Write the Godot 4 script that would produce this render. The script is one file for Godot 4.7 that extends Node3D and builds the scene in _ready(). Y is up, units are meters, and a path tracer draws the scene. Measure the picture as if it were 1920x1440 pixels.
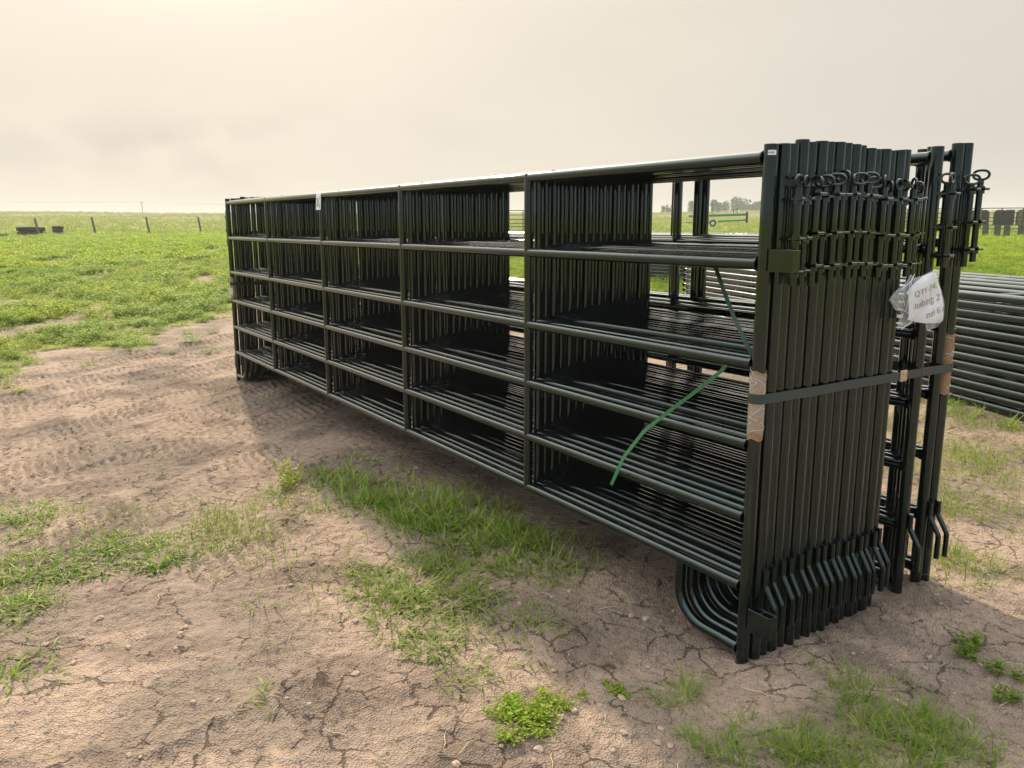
extends Node3D

const PANEL_LENGTH := 6.075
const RAILS: Array[float] = [0.265, 0.501, 0.743, 1.003, 1.312, 1.624]
const UPRIGHTS: Array[float] = [-1.262, -2.488, -3.712, -4.912]
const EYE := Vector3(1.6745, 1.4318, 1.998)

var M := {}
var taken := {}
var rng := RandomNumberGenerator.new()
var big_noise := FastNoiseLite.new()
var mid_noise := FastNoiseLite.new()
var fine_noise := FastNoiseLite.new()
var patch_noise := FastNoiseLite.new()

# ---------------------------------------------------------------- mesh builder
class Shape:
	var v := PackedVector3Array()
	var n := PackedVector3Array()
	var c := PackedColorArray()
	var u := PackedVector2Array()
	var i := PackedInt32Array()
	var tint := Color(1, 1, 1)

	func vert(p: Vector3, q: Vector3, uv := Vector2.ZERO) -> int:
		v.append(p); n.append(q); c.append(tint); u.append(uv)
		return v.size() - 1

	func tri(a: int, b: int, d: int) -> void:
		if (v[b] - v[a]).cross(v[d] - v[a]).dot(n[a] + n[b] + n[d]) > 0.0:
			i.append(a); i.append(d); i.append(b)
		else:
			i.append(a); i.append(b); i.append(d)

	func quad(a: Vector3, b: Vector3, d: Vector3, e: Vector3, q := Vector3.ZERO) -> void:
		if q == Vector3.ZERO:
			q = (b - a).cross(e - a).normalized()
		var k := vert(a, q, Vector2(0, 0))
		vert(b, q, Vector2(1, 0)); vert(d, q, Vector2(1, 1)); vert(e, q, Vector2(0, 1))
		tri(k, k + 1, k + 2); tri(k, k + 2, k + 3)

	# a box with chamfered edges
	func box(at: Vector3, size: Vector3, turn := Basis.IDENTITY, ch := 0.0) -> void:
		var h := size * 0.5
		var e := minf(ch, minf(h.x, minf(h.y, h.z)) * 0.9)
		for ax in 3:
			for s in [-1.0, 1.0]:
				var nn := Vector3.ZERO; nn[ax] = s
				var a1 := (ax + 1) % 3
				var a2 := (ax + 2) % 3
				var ps: Array[Vector3] = []
				for k in 4:
					var p := Vector3.ZERO
					p[ax] = s * h[ax]
					p[a1] = (h[a1] - e) * (1.0 if k == 1 or k == 2 else -1.0)
					p[a2] = (h[a2] - e) * (1.0 if k >= 2 else -1.0)
					ps.append(at + turn * p)
				quad(ps[0], ps[1], ps[2], ps[3], turn * nn)
		if e > 0.0:
			for ax in 3:
				var a1 := (ax + 1) % 3
				var a2 := (ax + 2) % 3
				for s1 in [-1.0, 1.0]:
					for s2 in [-1.0, 1.0]:
						var ps: Array[Vector3] = []
						for k in 4:
							var p := Vector3.ZERO
							p[ax] = (h[ax] - e) * (1.0 if k == 1 or k == 2 else -1.0)
							p[a1] = s1 * (h[a1] - (e if k >= 2 else 0.0))
							p[a2] = s2 * (h[a2] - (0.0 if k >= 2 else e))
							ps.append(at + turn * p)
						var nn := Vector3.ZERO; nn[a1] = s1; nn[a2] = s2
						quad(ps[0], ps[1], ps[2], ps[3], turn * nn.normalized())
			for s0 in [-1.0, 1.0]:
				for s1 in [-1.0, 1.0]:
					for s2 in [-1.0, 1.0]:
						var q := (turn * Vector3(s0, s1, s2)).normalized()
						var k := vert(at + turn * Vector3(s0 * h.x, s1 * (h.y - e), s2 * (h.z - e)), q)
						vert(at + turn * Vector3(s0 * (h.x - e), s1 * h.y, s2 * (h.z - e)), q)
						vert(at + turn * Vector3(s0 * (h.x - e), s1 * (h.y - e), s2 * h.z), q)
						tri(k, k + 1, k + 2)

	# a swept round bar; radii may differ per point
	func tube(path: PackedVector3Array, radii, sides := 14, caps := true, closed := false) -> void:
		var count := path.size()
		var up := Vector3.ZERO
		var base := v.size()
		for k in count:
			var t: Vector3
			if closed:
				t = (path[(k + 1) % count] - path[(k + count - 1) % count]).normalized()
			else:
				t = (path[mini(k + 1, count - 1)] - path[maxi(k - 1, 0)]).normalized()
			if up == Vector3.ZERO:
				up = t.cross(Vector3(0.31, 0.17, 0.93)).normalized()
			up = (up - t * up.dot(t)).normalized()
			var w := t.cross(up)
			var r: float = radii if radii is float else radii[k]
			for s in sides:
				var a := TAU * s / sides
				var q := up * cos(a) + w * sin(a)
				vert(path[k] + q * r, q, Vector2(float(s) / sides, k))
		var last := count if closed else count - 1
		for k in last:
			for s in sides:
				var a := base + k * sides + s
				var b := base + k * sides + (s + 1) % sides
				var d := base + ((k + 1) % count) * sides + s
				var e := base + ((k + 1) % count) * sides + (s + 1) % sides
				tri(a, b, e); tri(a, e, d)
		if caps and not closed:
			for side in 2:
				var k := 0 if side == 0 else count - 1
				var t := (path[0] - path[1]).normalized() if side == 0 else (path[count - 1] - path[count - 2]).normalized()
				var m := vert(path[k], t)
				var first := v.size()
				for s in sides:
					vert(v[base + k * sides + s], t)
				for s in sides:
					tri(m, first + s, first + (s + 1) % sides)

	# a profile (radius, height) turned about an axis through at
	func lathe(at: Vector3, profile: PackedVector2Array, sides := 20, turn := Basis.IDENTITY) -> void:
		for k in profile.size() - 1:
			var a := profile[k]
			var b := profile[k + 1]
			var d := (b - a).normalized()
			var base := v.size()
			for s in sides + 1:
				var f := TAU * s / sides
				var o := Vector3(cos(f), 0, sin(f))
				var q := (turn * (o * d.y - Vector3.UP * d.x)).normalized()
				vert(at + turn * (o * a.x + Vector3.UP * a.y), q)
				vert(at + turn * (o * b.x + Vector3.UP * b.y), q)
			for s in sides:
				var j := base + s * 2
				tri(j, j + 2, j + 3); tri(j, j + 3, j + 1)

	func done() -> ArrayMesh:
		var a := []
		a.resize(Mesh.ARRAY_MAX)
		a[Mesh.ARRAY_VERTEX] = v
		a[Mesh.ARRAY_NORMAL] = n
		a[Mesh.ARRAY_COLOR] = c
		a[Mesh.ARRAY_TEX_UV] = u
		a[Mesh.ARRAY_INDEX] = i
		var m := ArrayMesh.new()
		m.add_surface_from_arrays(Mesh.PRIMITIVE_TRIANGLES, a)
		return m

# ---------------------------------------------------------------- object helpers
func numbered(called: String) -> String:
	if not taken.has(called):
		taken[called] = 0
		return called
	taken[called] += 1
	return "%s_%03d" % [called, taken[called]]

func tag(o: Node, label: String, category: String, group := "", kind := "") -> void:
	o.set_meta("label", label)
	o.set_meta("category", category)
	if group != "":
		o.set_meta("group", group)
	if kind != "":
		o.set_meta("kind", kind)

func thing(called: String, label: String, category: String, at := Vector3.ZERO, turn := 0.0, group := "") -> Node3D:
	var o := Node3D.new()
	o.name = numbered(called)
	add_child(o)
	o.position = at
	o.rotation.y = turn
	tag(o, label, category, group)
	return o

func part(called: String, mesh, material: Material, parent: Node, at := Vector3.ZERO) -> MeshInstance3D:
	var o := MeshInstance3D.new()
	o.name = numbered(called) if parent == self else called
	o.mesh = mesh.done() if mesh is Shape else mesh
	o.material_override = material
	o.position = at
	parent.add_child(o, true)
	return o

func structure(called: String, mesh, material: Material) -> MeshInstance3D:
	var o := part(called, mesh, material, self)
	o.set_meta("kind", "structure")
	return o

func copy_of(source: Node3D, called: String, label: String, group := "") -> Node3D:
	var o: Node3D = source.duplicate()
	o.name = numbered(called)
	add_child(o)
	o.set_meta("label", label)
	if group != "":
		o.set_meta("group", group)
	return o

func scatter(called: String, mesh: Mesh, material: Material, places: Array, label: String, category: String, tints := PackedColorArray()) -> MultiMeshInstance3D:
	var mm := MultiMesh.new()
	mm.transform_format = MultiMesh.TRANSFORM_3D
	mm.use_colors = tints.size() > 0
	mm.mesh = mesh
	mm.instance_count = places.size()
	for k in places.size():
		var t: Transform3D = places[k]
		mm.set_instance_transform(k, t)
		if tints.size() > 0:
			mm.set_instance_color(k, tints[k])
	var o := MultiMeshInstance3D.new()
	o.name = numbered(called)
	o.multimesh = mm
	o.material_override = material
	add_child(o)
	tag(o, label, category, "", "stuff")
	return o

func line(a: Vector3, b: Vector3) -> PackedVector3Array:
	return PackedVector3Array([a, b])

# ---------------------------------------------------------------- terrain
func swell(x: float, z: float) -> float:
	# the yard climbs gently away from the camera, then the pasture rises to a low crest
	var a := 0.04 * clampf(-z, 0.0, 5.0)
	var d := Vector2(x - EYE.x, z - EYE.z).length()
	var f := 0.0
	if d > 10.0:
		f = 0.69 * smoothstep(-14.0, 64.0, d) - 0.69 * smoothstep(-14.0, 64.0, 10.0)
	if d > 60.0:
		var s := minf(d, 320.0) - 60.0
		f += 4.9 * (s / 260.0) * (0.7 + 0.3 * s / 260.0)
		f += big_noise.get_noise_2d(x * 0.02, z * 0.02) * 0.9 * smoothstep(60.0, 250.0, d)
	if d > 320.0:
		f -= (d - 320.0) * 0.004
	return a + f

func green_cover(x: float, z: float) -> float:
	# above 0 the pasture weeds grow, below it is bare yard
	var left := -((x + 7.9) - (z - 1.84) * 1.02) / 1.43
	var back := -z - 6.6 - maxf(0.0, (-x - 9.0) * 0.2)
	return maxf(left, back) + mid_noise.get_noise_2d(x * 0.5, z * 0.5) * 1.1 + mid_noise.get_noise_2d(x * 2.0 + 40.0, z * 2.0) * 0.4

func bare(x: float, z: float) -> float:
	return patch_noise.get_noise_2d(x * 0.55 + z * 0.30, z * 1.5 - x * 0.75)

func track(x: float, z: float) -> Vector2:
	# tyre tracks: (height, darker tone between the lugs)
	var out := Vector2.ZERO
	var fade := 0.25 + 0.75 * smoothstep(-0.30, 0.15, mid_noise.get_noise_2d(x * 1.3 + 9.0, z * 1.3))
	for t in TRACKS:
		if z < t[4] or z > t[5]:
			continue
		var bend := 0.10 * sin(z * 0.9 + t[0])
		var across: float = (x - (t[0] + t[1] * z + bend)) * t[2]
		var w: float = t[3]
		if absf(across) > w * 0.75:
			continue
		var ends := smoothstep(t[4], t[4] + 0.5, z) * (1.0 - smoothstep(t[5] - 0.5, t[5], z))
		var body := (1.0 - smoothstep(w * 0.42, w * 0.55, absf(across))) * ends
		var rim := exp(-pow((absf(across) - w * 0.56) / 0.022, 2.0)) * ends
		var along: float = z / t[2] * 1.0
		var ph := along / 0.083 + absf(across) * 1.5 + 0.45 * mid_noise.get_noise_2d(x * 1.7, z * 1.7 + 30.0)
		var lug := smoothstep(-0.2, 0.35, sin(ph * TAU))
		out.x += rim * 0.011 + body * (-0.007 + 0.019 * lug * fade)
		out.y = maxf(out.y, body * (0.85 - 0.85 * lug) * (0.25 + 0.75 * fade))
	return out

var TRACKS := [
	[-5.35, 0.83, 0.77, 0.42, -1.5, 3.0], [-6.10, 0.80, 0.78, 0.36, -1.5, 3.2],
	[-4.55, 0.72, 0.81, 0.40, -0.9, 2.6], [-6.85, 0.62, 0.85, 0.44, -1.6, 3.2],
	[-7.60, 0.70, 0.82, 0.40, -1.4, 3.0], [-8.40, 0.70, 0.82, 0.40, -1.4, 3.0],
	[-3.75, 0.80, 0.78, 0.36, 0.2, 2.4], [-2.35, 0.55, 0.87, 0.22, 0.5, 1.6],
	[-0.95, 0.30, 0.95, 0.30, 0.9, 2.4],
]

func ground_height(x: float, z: float) -> float:
	var y := swell(x, z)
	var d := Vector2(x - EYE.x, z - EYE.z).length()
	if d < 40.0:
		var near := 1.0 - smoothstep(12.0, 40.0, d)
		y += big_noise.get_noise_2d(x, z) * 0.018 * near
		y += mid_noise.get_noise_2d(x * 2.2, z * 2.2) * 0.006 * near
		if d < 14.0:
			y += fine_noise.get_noise_2d(x, z) * 0.0085
			y += track(x, z).x
	return y

func axis(lo: float, hi: float, step: float, growth: float, reach_lo: float, reach_hi: float) -> PackedFloat32Array:
	var down := PackedFloat32Array()
	var s := step
	var p := lo
	while p > reach_lo:
		s *= growth
		p -= s
		down.append(p)
	down.reverse()
	var out := down
	var count := int((hi - lo) / step)
	for k in count + 1:
		out.append(lo + (hi - lo) * k / count)
	s = step
	p = hi
	while p < reach_hi:
		s *= growth
		p += s
		out.append(p)
	return out

func build_ground() -> void:
	var xs := axis(-8.6, 1.5, 0.0155, 1.065, -640.0, 260.0)
	var zs := axis(-2.2, 2.2, 0.0155, 1.065, -640.0, 160.0)
	var nx := xs.size()
	var nz := zs.size()
	var v := PackedVector3Array(); v.resize(nx * nz)
	var n := PackedVector3Array(); n.resize(nx * nz)
	var c := PackedColorArray(); c.resize(nx * nz)
	var u := PackedVector2Array(); u.resize(nx * nz)
	for j in nz:
		var z := zs[j]
		for k in nx:
			var x := xs[k]
			v[j * nx + k] = Vector3(x, ground_height(x, z), z)
	var light_dirt := Color(0.415, 0.322, 0.257)
	var grey_dirt := Color(0.262, 0.212, 0.176)
	var dark_dirt := Color(0.140, 0.110, 0.092)
	var weed_soil := Color(0.255, 0.290, 0.055)
	var straw_hill := Color(0.240, 0.235, 0.080)
	var hill_green := Color(0.220, 0.245, 0.045)
	for j in nz:
		var z := zs[j]
		var j0 := maxi(j - 1, 0)
		var j1 := mini(j + 1, nz - 1)
		for k in nx:
			var x := xs[k]
			var k0 := maxi(k - 1, 0)
			var k1 := mini(k + 1, nx - 1)
			var at := j * nx + k
			var dx := (v[j * nx + k1].y - v[j * nx + k0].y) / (xs[k1] - xs[k0])
			var dz := (v[j1 * nx + k].y - v[j0 * nx + k].y) / (zs[j1] - zs[j0])
			n[at] = Vector3(-dx, 1.0, -dz).normalized()
			u[at] = Vector2(x / 2.6, z / 2.6)
			var d := Vector2(x - EYE.x, z - EYE.z).length()
			var g := green_cover(x, z)
			var col: Color
			if d < 60.0:
				var a := big_noise.get_noise_2d(x * 1.7 + 20.0, z * 1.7)
				var b := mid_noise.get_noise_2d(x * 1.5 - 13.0, z * 1.5 + 5.0)
				col = light_dirt.lerp(grey_dirt, smoothstep(-0.3, 0.45, a))
				col = col.lerp(dark_dirt, smoothstep(0.08, 0.42, b) * 0.55)
				if d < 16.0:
					col = col.lerp(dark_dirt, track(x, z).y * 0.5)
				if g > -0.4:
					var bald := smoothstep(0.30, 0.40, bare(x, z))
					var cover := smoothstep(-0.15, 0.5, g) * (1.0 - bald)
					col = col.lerp(weed_soil, cover * 0.9)
			else:
				col = weed_soil
			if d > 30.0:
				var far := weed_soil
				if g < -0.4:
					far = grey_dirt
				var streak := big_noise.get_noise_2d(x * 0.09 + z * 0.02, z * 0.05 + x * 0.01)
				far = far.lerp(hill_green, smoothstep(58.0, 75.0, d) * (0.75 + 0.5 * streak))
				far = far.lerp(straw_hill, smoothstep(85.0, 190.0, d + streak * 70.0))
				far = far * (1.0 + 0.35 * mid_noise.get_noise_2d(x * 0.6, z * 0.25))
				col = col.lerp(far, smoothstep(30.0, 60.0, d))
			c[at] = col
	var idx := PackedInt32Array(); idx.resize((nx - 1) * (nz - 1) * 6)
	var w := 0
	for j in nz - 1:
		for k in nx - 1:
			var a := j * nx + k
			idx[w] = a; idx[w + 1] = a + 1; idx[w + 2] = a + nx + 1
			idx[w + 3] = a; idx[w + 4] = a + nx + 1; idx[w + 5] = a + nx
			w += 6
	var arr := []
	arr.resize(Mesh.ARRAY_MAX)
	arr[Mesh.ARRAY_VERTEX] = v
	arr[Mesh.ARRAY_NORMAL] = n
	arr[Mesh.ARRAY_COLOR] = c
	arr[Mesh.ARRAY_TEX_UV] = u
	arr[Mesh.ARRAY_INDEX] = idx
	var m := ArrayMesh.new()
	m.add_surface_from_arrays(Mesh.PRIMITIVE_TRIANGLES, arr)
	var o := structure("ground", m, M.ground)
	o.set_meta("label", "bare cracked dirt yard running out into green pasture")

# ---------------------------------------------------------------- materials
func noise_image(size: int, kind: int, freq: float, seed_: int, octaves := 1, warp := 0.0) -> PackedByteArray:
	var f := FastNoiseLite.new()
	f.seed = seed_
	f.noise_type = kind
	f.frequency = freq
	f.fractal_type = FastNoiseLite.FRACTAL_FBM if octaves > 1 else FastNoiseLite.FRACTAL_NONE
	f.fractal_octaves = octaves
	if kind == FastNoiseLite.TYPE_CELLULAR:
		f.cellular_return_type = FastNoiseLite.RETURN_DISTANCE2_SUB
		f.cellular_jitter = 1.0
	if warp > 0.0:
		f.domain_warp_enabled = true
		f.domain_warp_amplitude = warp
		f.domain_warp_frequency = freq * 1.6
		f.domain_warp_fractal_octaves = 3
	var im := f.get_seamless_image(size, size, false, false, 0.08)
	im.convert(Image.FORMAT_L8)
	return im.get_data()

func ground_material() -> StandardMaterial3D:
	var s := 1536
	var grain := noise_image(s, FastNoiseLite.TYPE_SIMPLEX, 0.16, 3, 3)
	var lumps := noise_image(s, FastNoiseLite.TYPE_SIMPLEX_SMOOTH, 0.030, 5, 4)
	var wide := noise_image(s, FastNoiseLite.TYPE_SIMPLEX_SMOOTH, 0.0042, 8, 3)
	var crack := noise_image(s, FastNoiseLite.TYPE_CELLULAR, 0.0120, 12, 1, 34.0)
	var small := noise_image(s, FastNoiseLite.TYPE_CELLULAR, 0.036, 15, 1, 14.0)
	var height := PackedByteArray(); height.resize(s * s)
	var color := PackedByteArray(); color.resize(s * s * 3)
	for k in s * s:
		var g := grain[k]
		var l := lumps[k]
		var m := wide[k]
		var h := 92.0 + (g - 128) * 0.30 + (l - 128) * 0.50
		var tone := 226.0 + (g - 128) * 0.12 + (l - 128) * 0.13
		# wide cracks where the mud dried smooth, fine crazing elsewhere
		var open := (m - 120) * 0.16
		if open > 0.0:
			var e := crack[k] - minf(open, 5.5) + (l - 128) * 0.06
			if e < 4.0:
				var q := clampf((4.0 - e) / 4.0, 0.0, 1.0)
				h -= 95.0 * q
				tone -= 78.0 * q  # mostly shade inside the crack painted into the colour, partly moist soil
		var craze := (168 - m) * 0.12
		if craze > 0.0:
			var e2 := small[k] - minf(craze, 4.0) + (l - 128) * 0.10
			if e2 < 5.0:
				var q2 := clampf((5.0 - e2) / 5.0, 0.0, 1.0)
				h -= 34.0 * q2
				tone -= 26.0 * q2  # the same painted shade, fainter, in the crazing
		# crumbs and pits
		if g > 196:
			h += (g - 196) * 0.7
			tone += (g - 196) * 0.3
		if l < 70:
			tone -= (70 - l) * 0.5
		height[k] = int(clampf(h, 0.0, 255.0))
		var t := clampf(tone, 60.0, 255.0)
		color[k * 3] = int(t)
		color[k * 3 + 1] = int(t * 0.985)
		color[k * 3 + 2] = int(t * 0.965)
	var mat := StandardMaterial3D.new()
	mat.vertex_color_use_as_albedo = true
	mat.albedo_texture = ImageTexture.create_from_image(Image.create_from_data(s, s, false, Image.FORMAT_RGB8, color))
	mat.heightmap_enabled = true
	mat.heightmap_texture = ImageTexture.create_from_image(Image.create_from_data(s, s, false, Image.FORMAT_L8, height))
	mat.heightmap_scale = 2.6
	mat.roughness = 0.95
	mat.metallic_specular = 0.25
	return mat

func speckle(size: int, freq: float, seed_: int, lo: Color, hi: Color, octaves := 3) -> ImageTexture:
	var a := noise_image(size, FastNoiseLite.TYPE_SIMPLEX, freq, seed_, octaves)
	var im := Image.create(size, size, false, Image.FORMAT_RGB8)
	for y in size:
		for x in size:
			im.set_pixel(x, y, lo.lerp(hi, a[y * size + x] / 255.0))
	return ImageTexture.create_from_image(im)

func plain(c: Color, rough := 0.6, spec := 0.5) -> StandardMaterial3D:
	var m := StandardMaterial3D.new()
	m.albedo_color = c.linear_to_srgb()
	m.roughness = rough
	m.metallic_specular = spec
	return m

func leaf(rough := 0.55, back := Color(0.55, 0.75, 0.16)) -> StandardMaterial3D:
	var m := StandardMaterial3D.new()
	m.vertex_color_use_as_albedo = true
	m.roughness = rough
	m.metallic_specular = 0.2
	m.backlight_enabled = true
	m.backlight = back
	m.cull_mode = BaseMaterial3D.CULL_DISABLED
	return m

func make_materials() -> void:
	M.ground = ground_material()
	var paint := plain(Color(1, 1, 1), 0.085, 0.45)
	paint.metallic = 0.88
	paint.clearcoat_enabled = true
	paint.clearcoat = 0.75
	paint.clearcoat_roughness = 0.04
	# green black enamel with sparse specks of dried dust
	var specks := noise_image(512, FastNoiseLite.TYPE_SIMPLEX, 0.22, 33, 2)
	var drift := noise_image(512, FastNoiseLite.TYPE_SIMPLEX, 0.018, 35, 3)
	var coat := Image.create(512, 512, false, Image.FORMAT_RGB8)
	var enamel := Color(0.0115, 0.0275, 0.0280)
	var dust := Color(0.150, 0.135, 0.110)
	for y in 512:
		for x in 512:
			var q := specks[y * 512 + x] / 255.0 + 0.16 * (drift[y * 512 + x] / 255.0 - 0.5)
			coat.set_pixel(x, y, enamel.lerp(dust, smoothstep(0.80, 0.90, q) * 0.8).linear_to_srgb())
	paint.albedo_texture = ImageTexture.create_from_image(coat)
	var dirtied := noise_image(512, FastNoiseLite.TYPE_SIMPLEX, 0.02, 31, 4)
	var rough := Image.create(512, 512, false, Image.FORMAT_L8)
	for y in 512:
		for x in 512:
			var q := dirtied[y * 512 + x] / 255.0
			rough.set_pixel(x, y, Color.from_hsv(0, 0, clampf(0.75 + 1.0 * (q - 0.5), 0.35, 1.0)))
	paint.roughness_texture = ImageTexture.create_from_image(rough)
	paint.uv1_triplanar = true
	paint.uv1_scale = Vector3(2.2, 2.2, 2.2)
	M.paint = paint
	M.dust = plain(Color(0.10, 0.085, 0.065), 0.8)
	var card := plain(Color(0.36, 0.235, 0.135), 0.75, 0.3)
	card.albedo_texture = speckle(256, 0.05, 41, Color(0.80, 0.78, 0.75), Color(1, 1, 1))
	card.uv1_triplanar = true
	card.uv1_scale = Vector3(6, 6, 6)
	M.card = card
	var film := StandardMaterial3D.new()
	film.albedo_color = Color(0.92, 0.94, 0.95, 0.13)
	film.transparency = BaseMaterial3D.TRANSPARENCY_ALPHA
	film.roughness = 0.08
	film.metallic_specular = 0.6
	film.cull_mode = BaseMaterial3D.CULL_DISABLED
	M.film = film
	M.film_rib = plain(Color(0.62, 0.64, 0.64), 0.25)
	M.strap = plain(Color(0.028, 0.043, 0.044), 0.42, 0.5)
	M.buckle = plain(Color(0.55, 0.47, 0.30), 0.35)
	M.buckle.metallic = 0.7
	var gs := plain(Color(0.065, 0.260, 0.110), 0.3, 0.5)
	gs.cull_mode = BaseMaterial3D.CULL_DISABLED
	M.green_strap = gs
	M.dark_strap = plain(Color(0.012, 0.050, 0.026), 0.4)
	M.paper = plain(Color(0.74, 0.75, 0.78), 0.7, 0.3)
	M.paper.cull_mode = BaseMaterial3D.CULL_DISABLED
	M.print = plain(Color(0.16, 0.115, 0.105), 0.7, 0.2)
	M.sticker = plain(Color(0.72, 0.76, 0.78), 0.5)
	M.ink = plain(Color(0.12, 0.14, 0.13), 0.6)
	M.pale_ink = plain(Color(0.55, 0.56, 0.56), 0.5)
	M.grass = leaf(0.5, Color(0.75, 0.95, 0.30))
	M.weed = leaf(0.6, Color(0.85, 1.0, 0.20))
	M.straw = plain(Color(0.45, 0.37, 0.23), 0.8, 0.2)
	var clod := plain(Color(0.33, 0.255, 0.20), 0.95, 0.2)
	M.clod = clod
	M.post_wood = plain(Color(0.12, 0.10, 0.085), 0.9, 0.2)
	M.rubber = plain(Color(0.022, 0.022, 0.025), 0.8, 0.3)
	M.rust = plain(Color(0.20, 0.095, 0.05), 0.85, 0.3)
	M.trailer = plain(Color(0.030, 0.210, 0.075), 0.5)
	M.white = plain(Color(0.72, 0.72, 0.70), 0.5)
	M.timber = plain(Color(0.36, 0.25, 0.12), 0.85, 0.2)
	M.dark_steel = plain(Color(0.030, 0.042, 0.043), 0.3)
	M.bark = plain(Color(0.06, 0.05, 0.04), 0.9, 0.2)
	M.tree_leaf = leaf(0.7, Color(0.2, 0.3, 0.08))

# ---------------------------------------------------------------- sky
func sky_panorama() -> ImageTexture:
	var w := 1024
	var h := 512
	var sun := sun_towards()
	var f := FastNoiseLite.new()
	f.seed = 21
	f.noise_type = FastNoiseLite.TYPE_SIMPLEX_SMOOTH
	f.frequency = 1.0
	f.fractal_type = FastNoiseLite.FRACTAL_FBM
	f.fractal_octaves = 5
	var im := Image.create(w, h, false, Image.FORMAT_RGBF)
	var cool := Vector3(0.735, 0.672, 0.592)
	var cream := Vector3(0.855, 0.752, 0.595)
	var grey := Vector3(0.35, 0.38, 0.41)
	for y in h:
		var t := PI * (y + 0.5) / h
		var cy := cos(t)
		var sy := sin(t)
		for x in w:
			var p := TAU * (x + 0.5) / w
			var d := Vector3(sin(p) * sy, cy, -cos(p) * sy)
			var a := d.angle_to(sun)
			var warm := exp(-pow(a / 0.62, 2.0))
			var glow := exp(-pow(a / 0.15, 2.0)) * SKY_GLOW + exp(-a / 0.42) * SKY_VEIL
			var col := grey.lerp(cool, exp(-pow(a / 1.35, 2.0)))
			col = col.lerp(cream, warm * 0.9)
			# paler band of haze over the horizon
			col = col.lerp(cream * 0.98, 0.45 * exp(-absf(cy) / 0.10) * exp(-pow(a / 1.2, 2.0)))
			# an overcast sky is brighter overhead than over the horizon
			col *= Vector3.ONE + Vector3(2.5, 2.65, 2.85) * smoothstep(0.22, 0.62, cy)
			col += Vector3(1.0, 0.90, 0.74) * glow
			if cy > -0.02:
				var q := d / (absf(cy) + 0.16)
				var cl := f.get_noise_3d(q.x * 0.55, q.y * 0.2, q.z * 0.55)
				col *= 1.0 + 0.05 * cl + 0.03 * f.get_noise_3d(d.x * 2.1, d.y * 5.0, d.z * 2.1)
				# a torn grey bank low on the left
				var bank := exp(-pow((cy - 0.078) / 0.036, 2.0)) * smoothstep(-0.30, 0.35, f.get_noise_3d(d.x * 6.0, d.y * 12.0, d.z * 6.0))
				var az := atan2(d.x, -d.z) + 1.345
				bank *= exp(-pow(az / 0.27, 2.0))
				col *= 1.0 - 0.19 * bank
			im.set_pixel(x, y, Color(col.x, col.y, col.z))
	return ImageTexture.create_from_image(im)

const SKY_GLOW := 9.0
const SKY_VEIL := 0.22

func sun_towards() -> Vector3:
	var e := deg_to_rad(31.0)
	return Vector3(-0.979 * cos(e), sin(e), -0.205 * cos(e)).normalized()

# ---------------------------------------------------------------- corral panels
func post_shape() -> Shape:
	var s := Shape.new()
	s.lathe(Vector3.ZERO, PackedVector2Array([Vector2(0.0, -0.03), Vector2(0.0216, -0.03)]), 22)
	var k := 22
	# smooth outer wall, rolled lip, hollow mouth
	s.tube(PackedVector3Array([Vector3(0, -0.03, 0), Vector3(0, 0.8, 0), Vector3(0, 1.659, 0), Vector3(0, 1.662, 0)]), [0.0216, 0.0216, 0.0216, 0.0202], k, false)
	s.lathe(Vector3.ZERO, PackedVector2Array([Vector2(0.0202, 1.662), Vector2(0.0185, 1.661), Vector2(0.0185, 1.63), Vector2(0.0, 1.63)]), k)
	return s

func rail_shape(x0: float, x1: float, thick := 0.0195) -> Shape:
	var s := Shape.new()
	var p := PackedVector3Array()
	var r: Array[float] = []
	for k in [[x0, 0.0232], [x0 + 0.007, 0.0222], [x0 + 0.012, 0.0196], [x0 + 0.02, 0.0195], [(x0 + x1) * 0.5, 0.0195], [x1 - 0.02, 0.0195], [x1 - 0.012, 0.0196], [x1 - 0.007, 0.0222], [x1, 0.0232]]:
		p.append(Vector3(k[0], 0, 0))
		r.append(k[1] + thick - 0.0195)
	s.tube(p, r, 18, false)
	return s

func foot_shape(side: float) -> Shape:
	var p := PackedVector3Array([Vector3(-0.297, 0.262, 0), Vector3(-0.297, 0.165, 0)])
	for k in 9:
		var a := PI * 0.5 * k / 8.0
		p.append(Vector3(-0.297 + 0.125 * (1.0 - cos(a)), 0.160 - 0.112 * sin(a), 0))
	p.append(Vector3(-0.10, 0.047, 0)); p.append(Vector3(-0.026, 0.045, 0)); p.append(Vector3(-0.018, 0.045, 0))
	var r: Array[float] = []
	for k in p.size():
		p[k].x *= side
		r.append(0.0195)
	r[p.size() - 2] = 0.0212
	r[p.size() - 1] = 0.0225
	r[10] = 0.0182
	var s := Shape.new()
	s.tube(p, r, 16, false)
	return s

func receiver_shape(y0: float, y1: float) -> Shape:
	var s := Shape.new()
	var y := (y0 + y1) * 0.5
	var h := y1 - y0
	for z in [-0.0155, 0.0155]:
		s.box(Vector3(-0.070, y, z), Vector3(0.088, h, 0.003), Basis.IDENTITY, 0.0008)
	for x in [-0.0275, -0.070, -0.1125]:
		s.box(Vector3(x, y, 0), Vector3(0.003, h - 0.002, 0.0278), Basis.IDENTITY, 0.0006)
	return s

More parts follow.
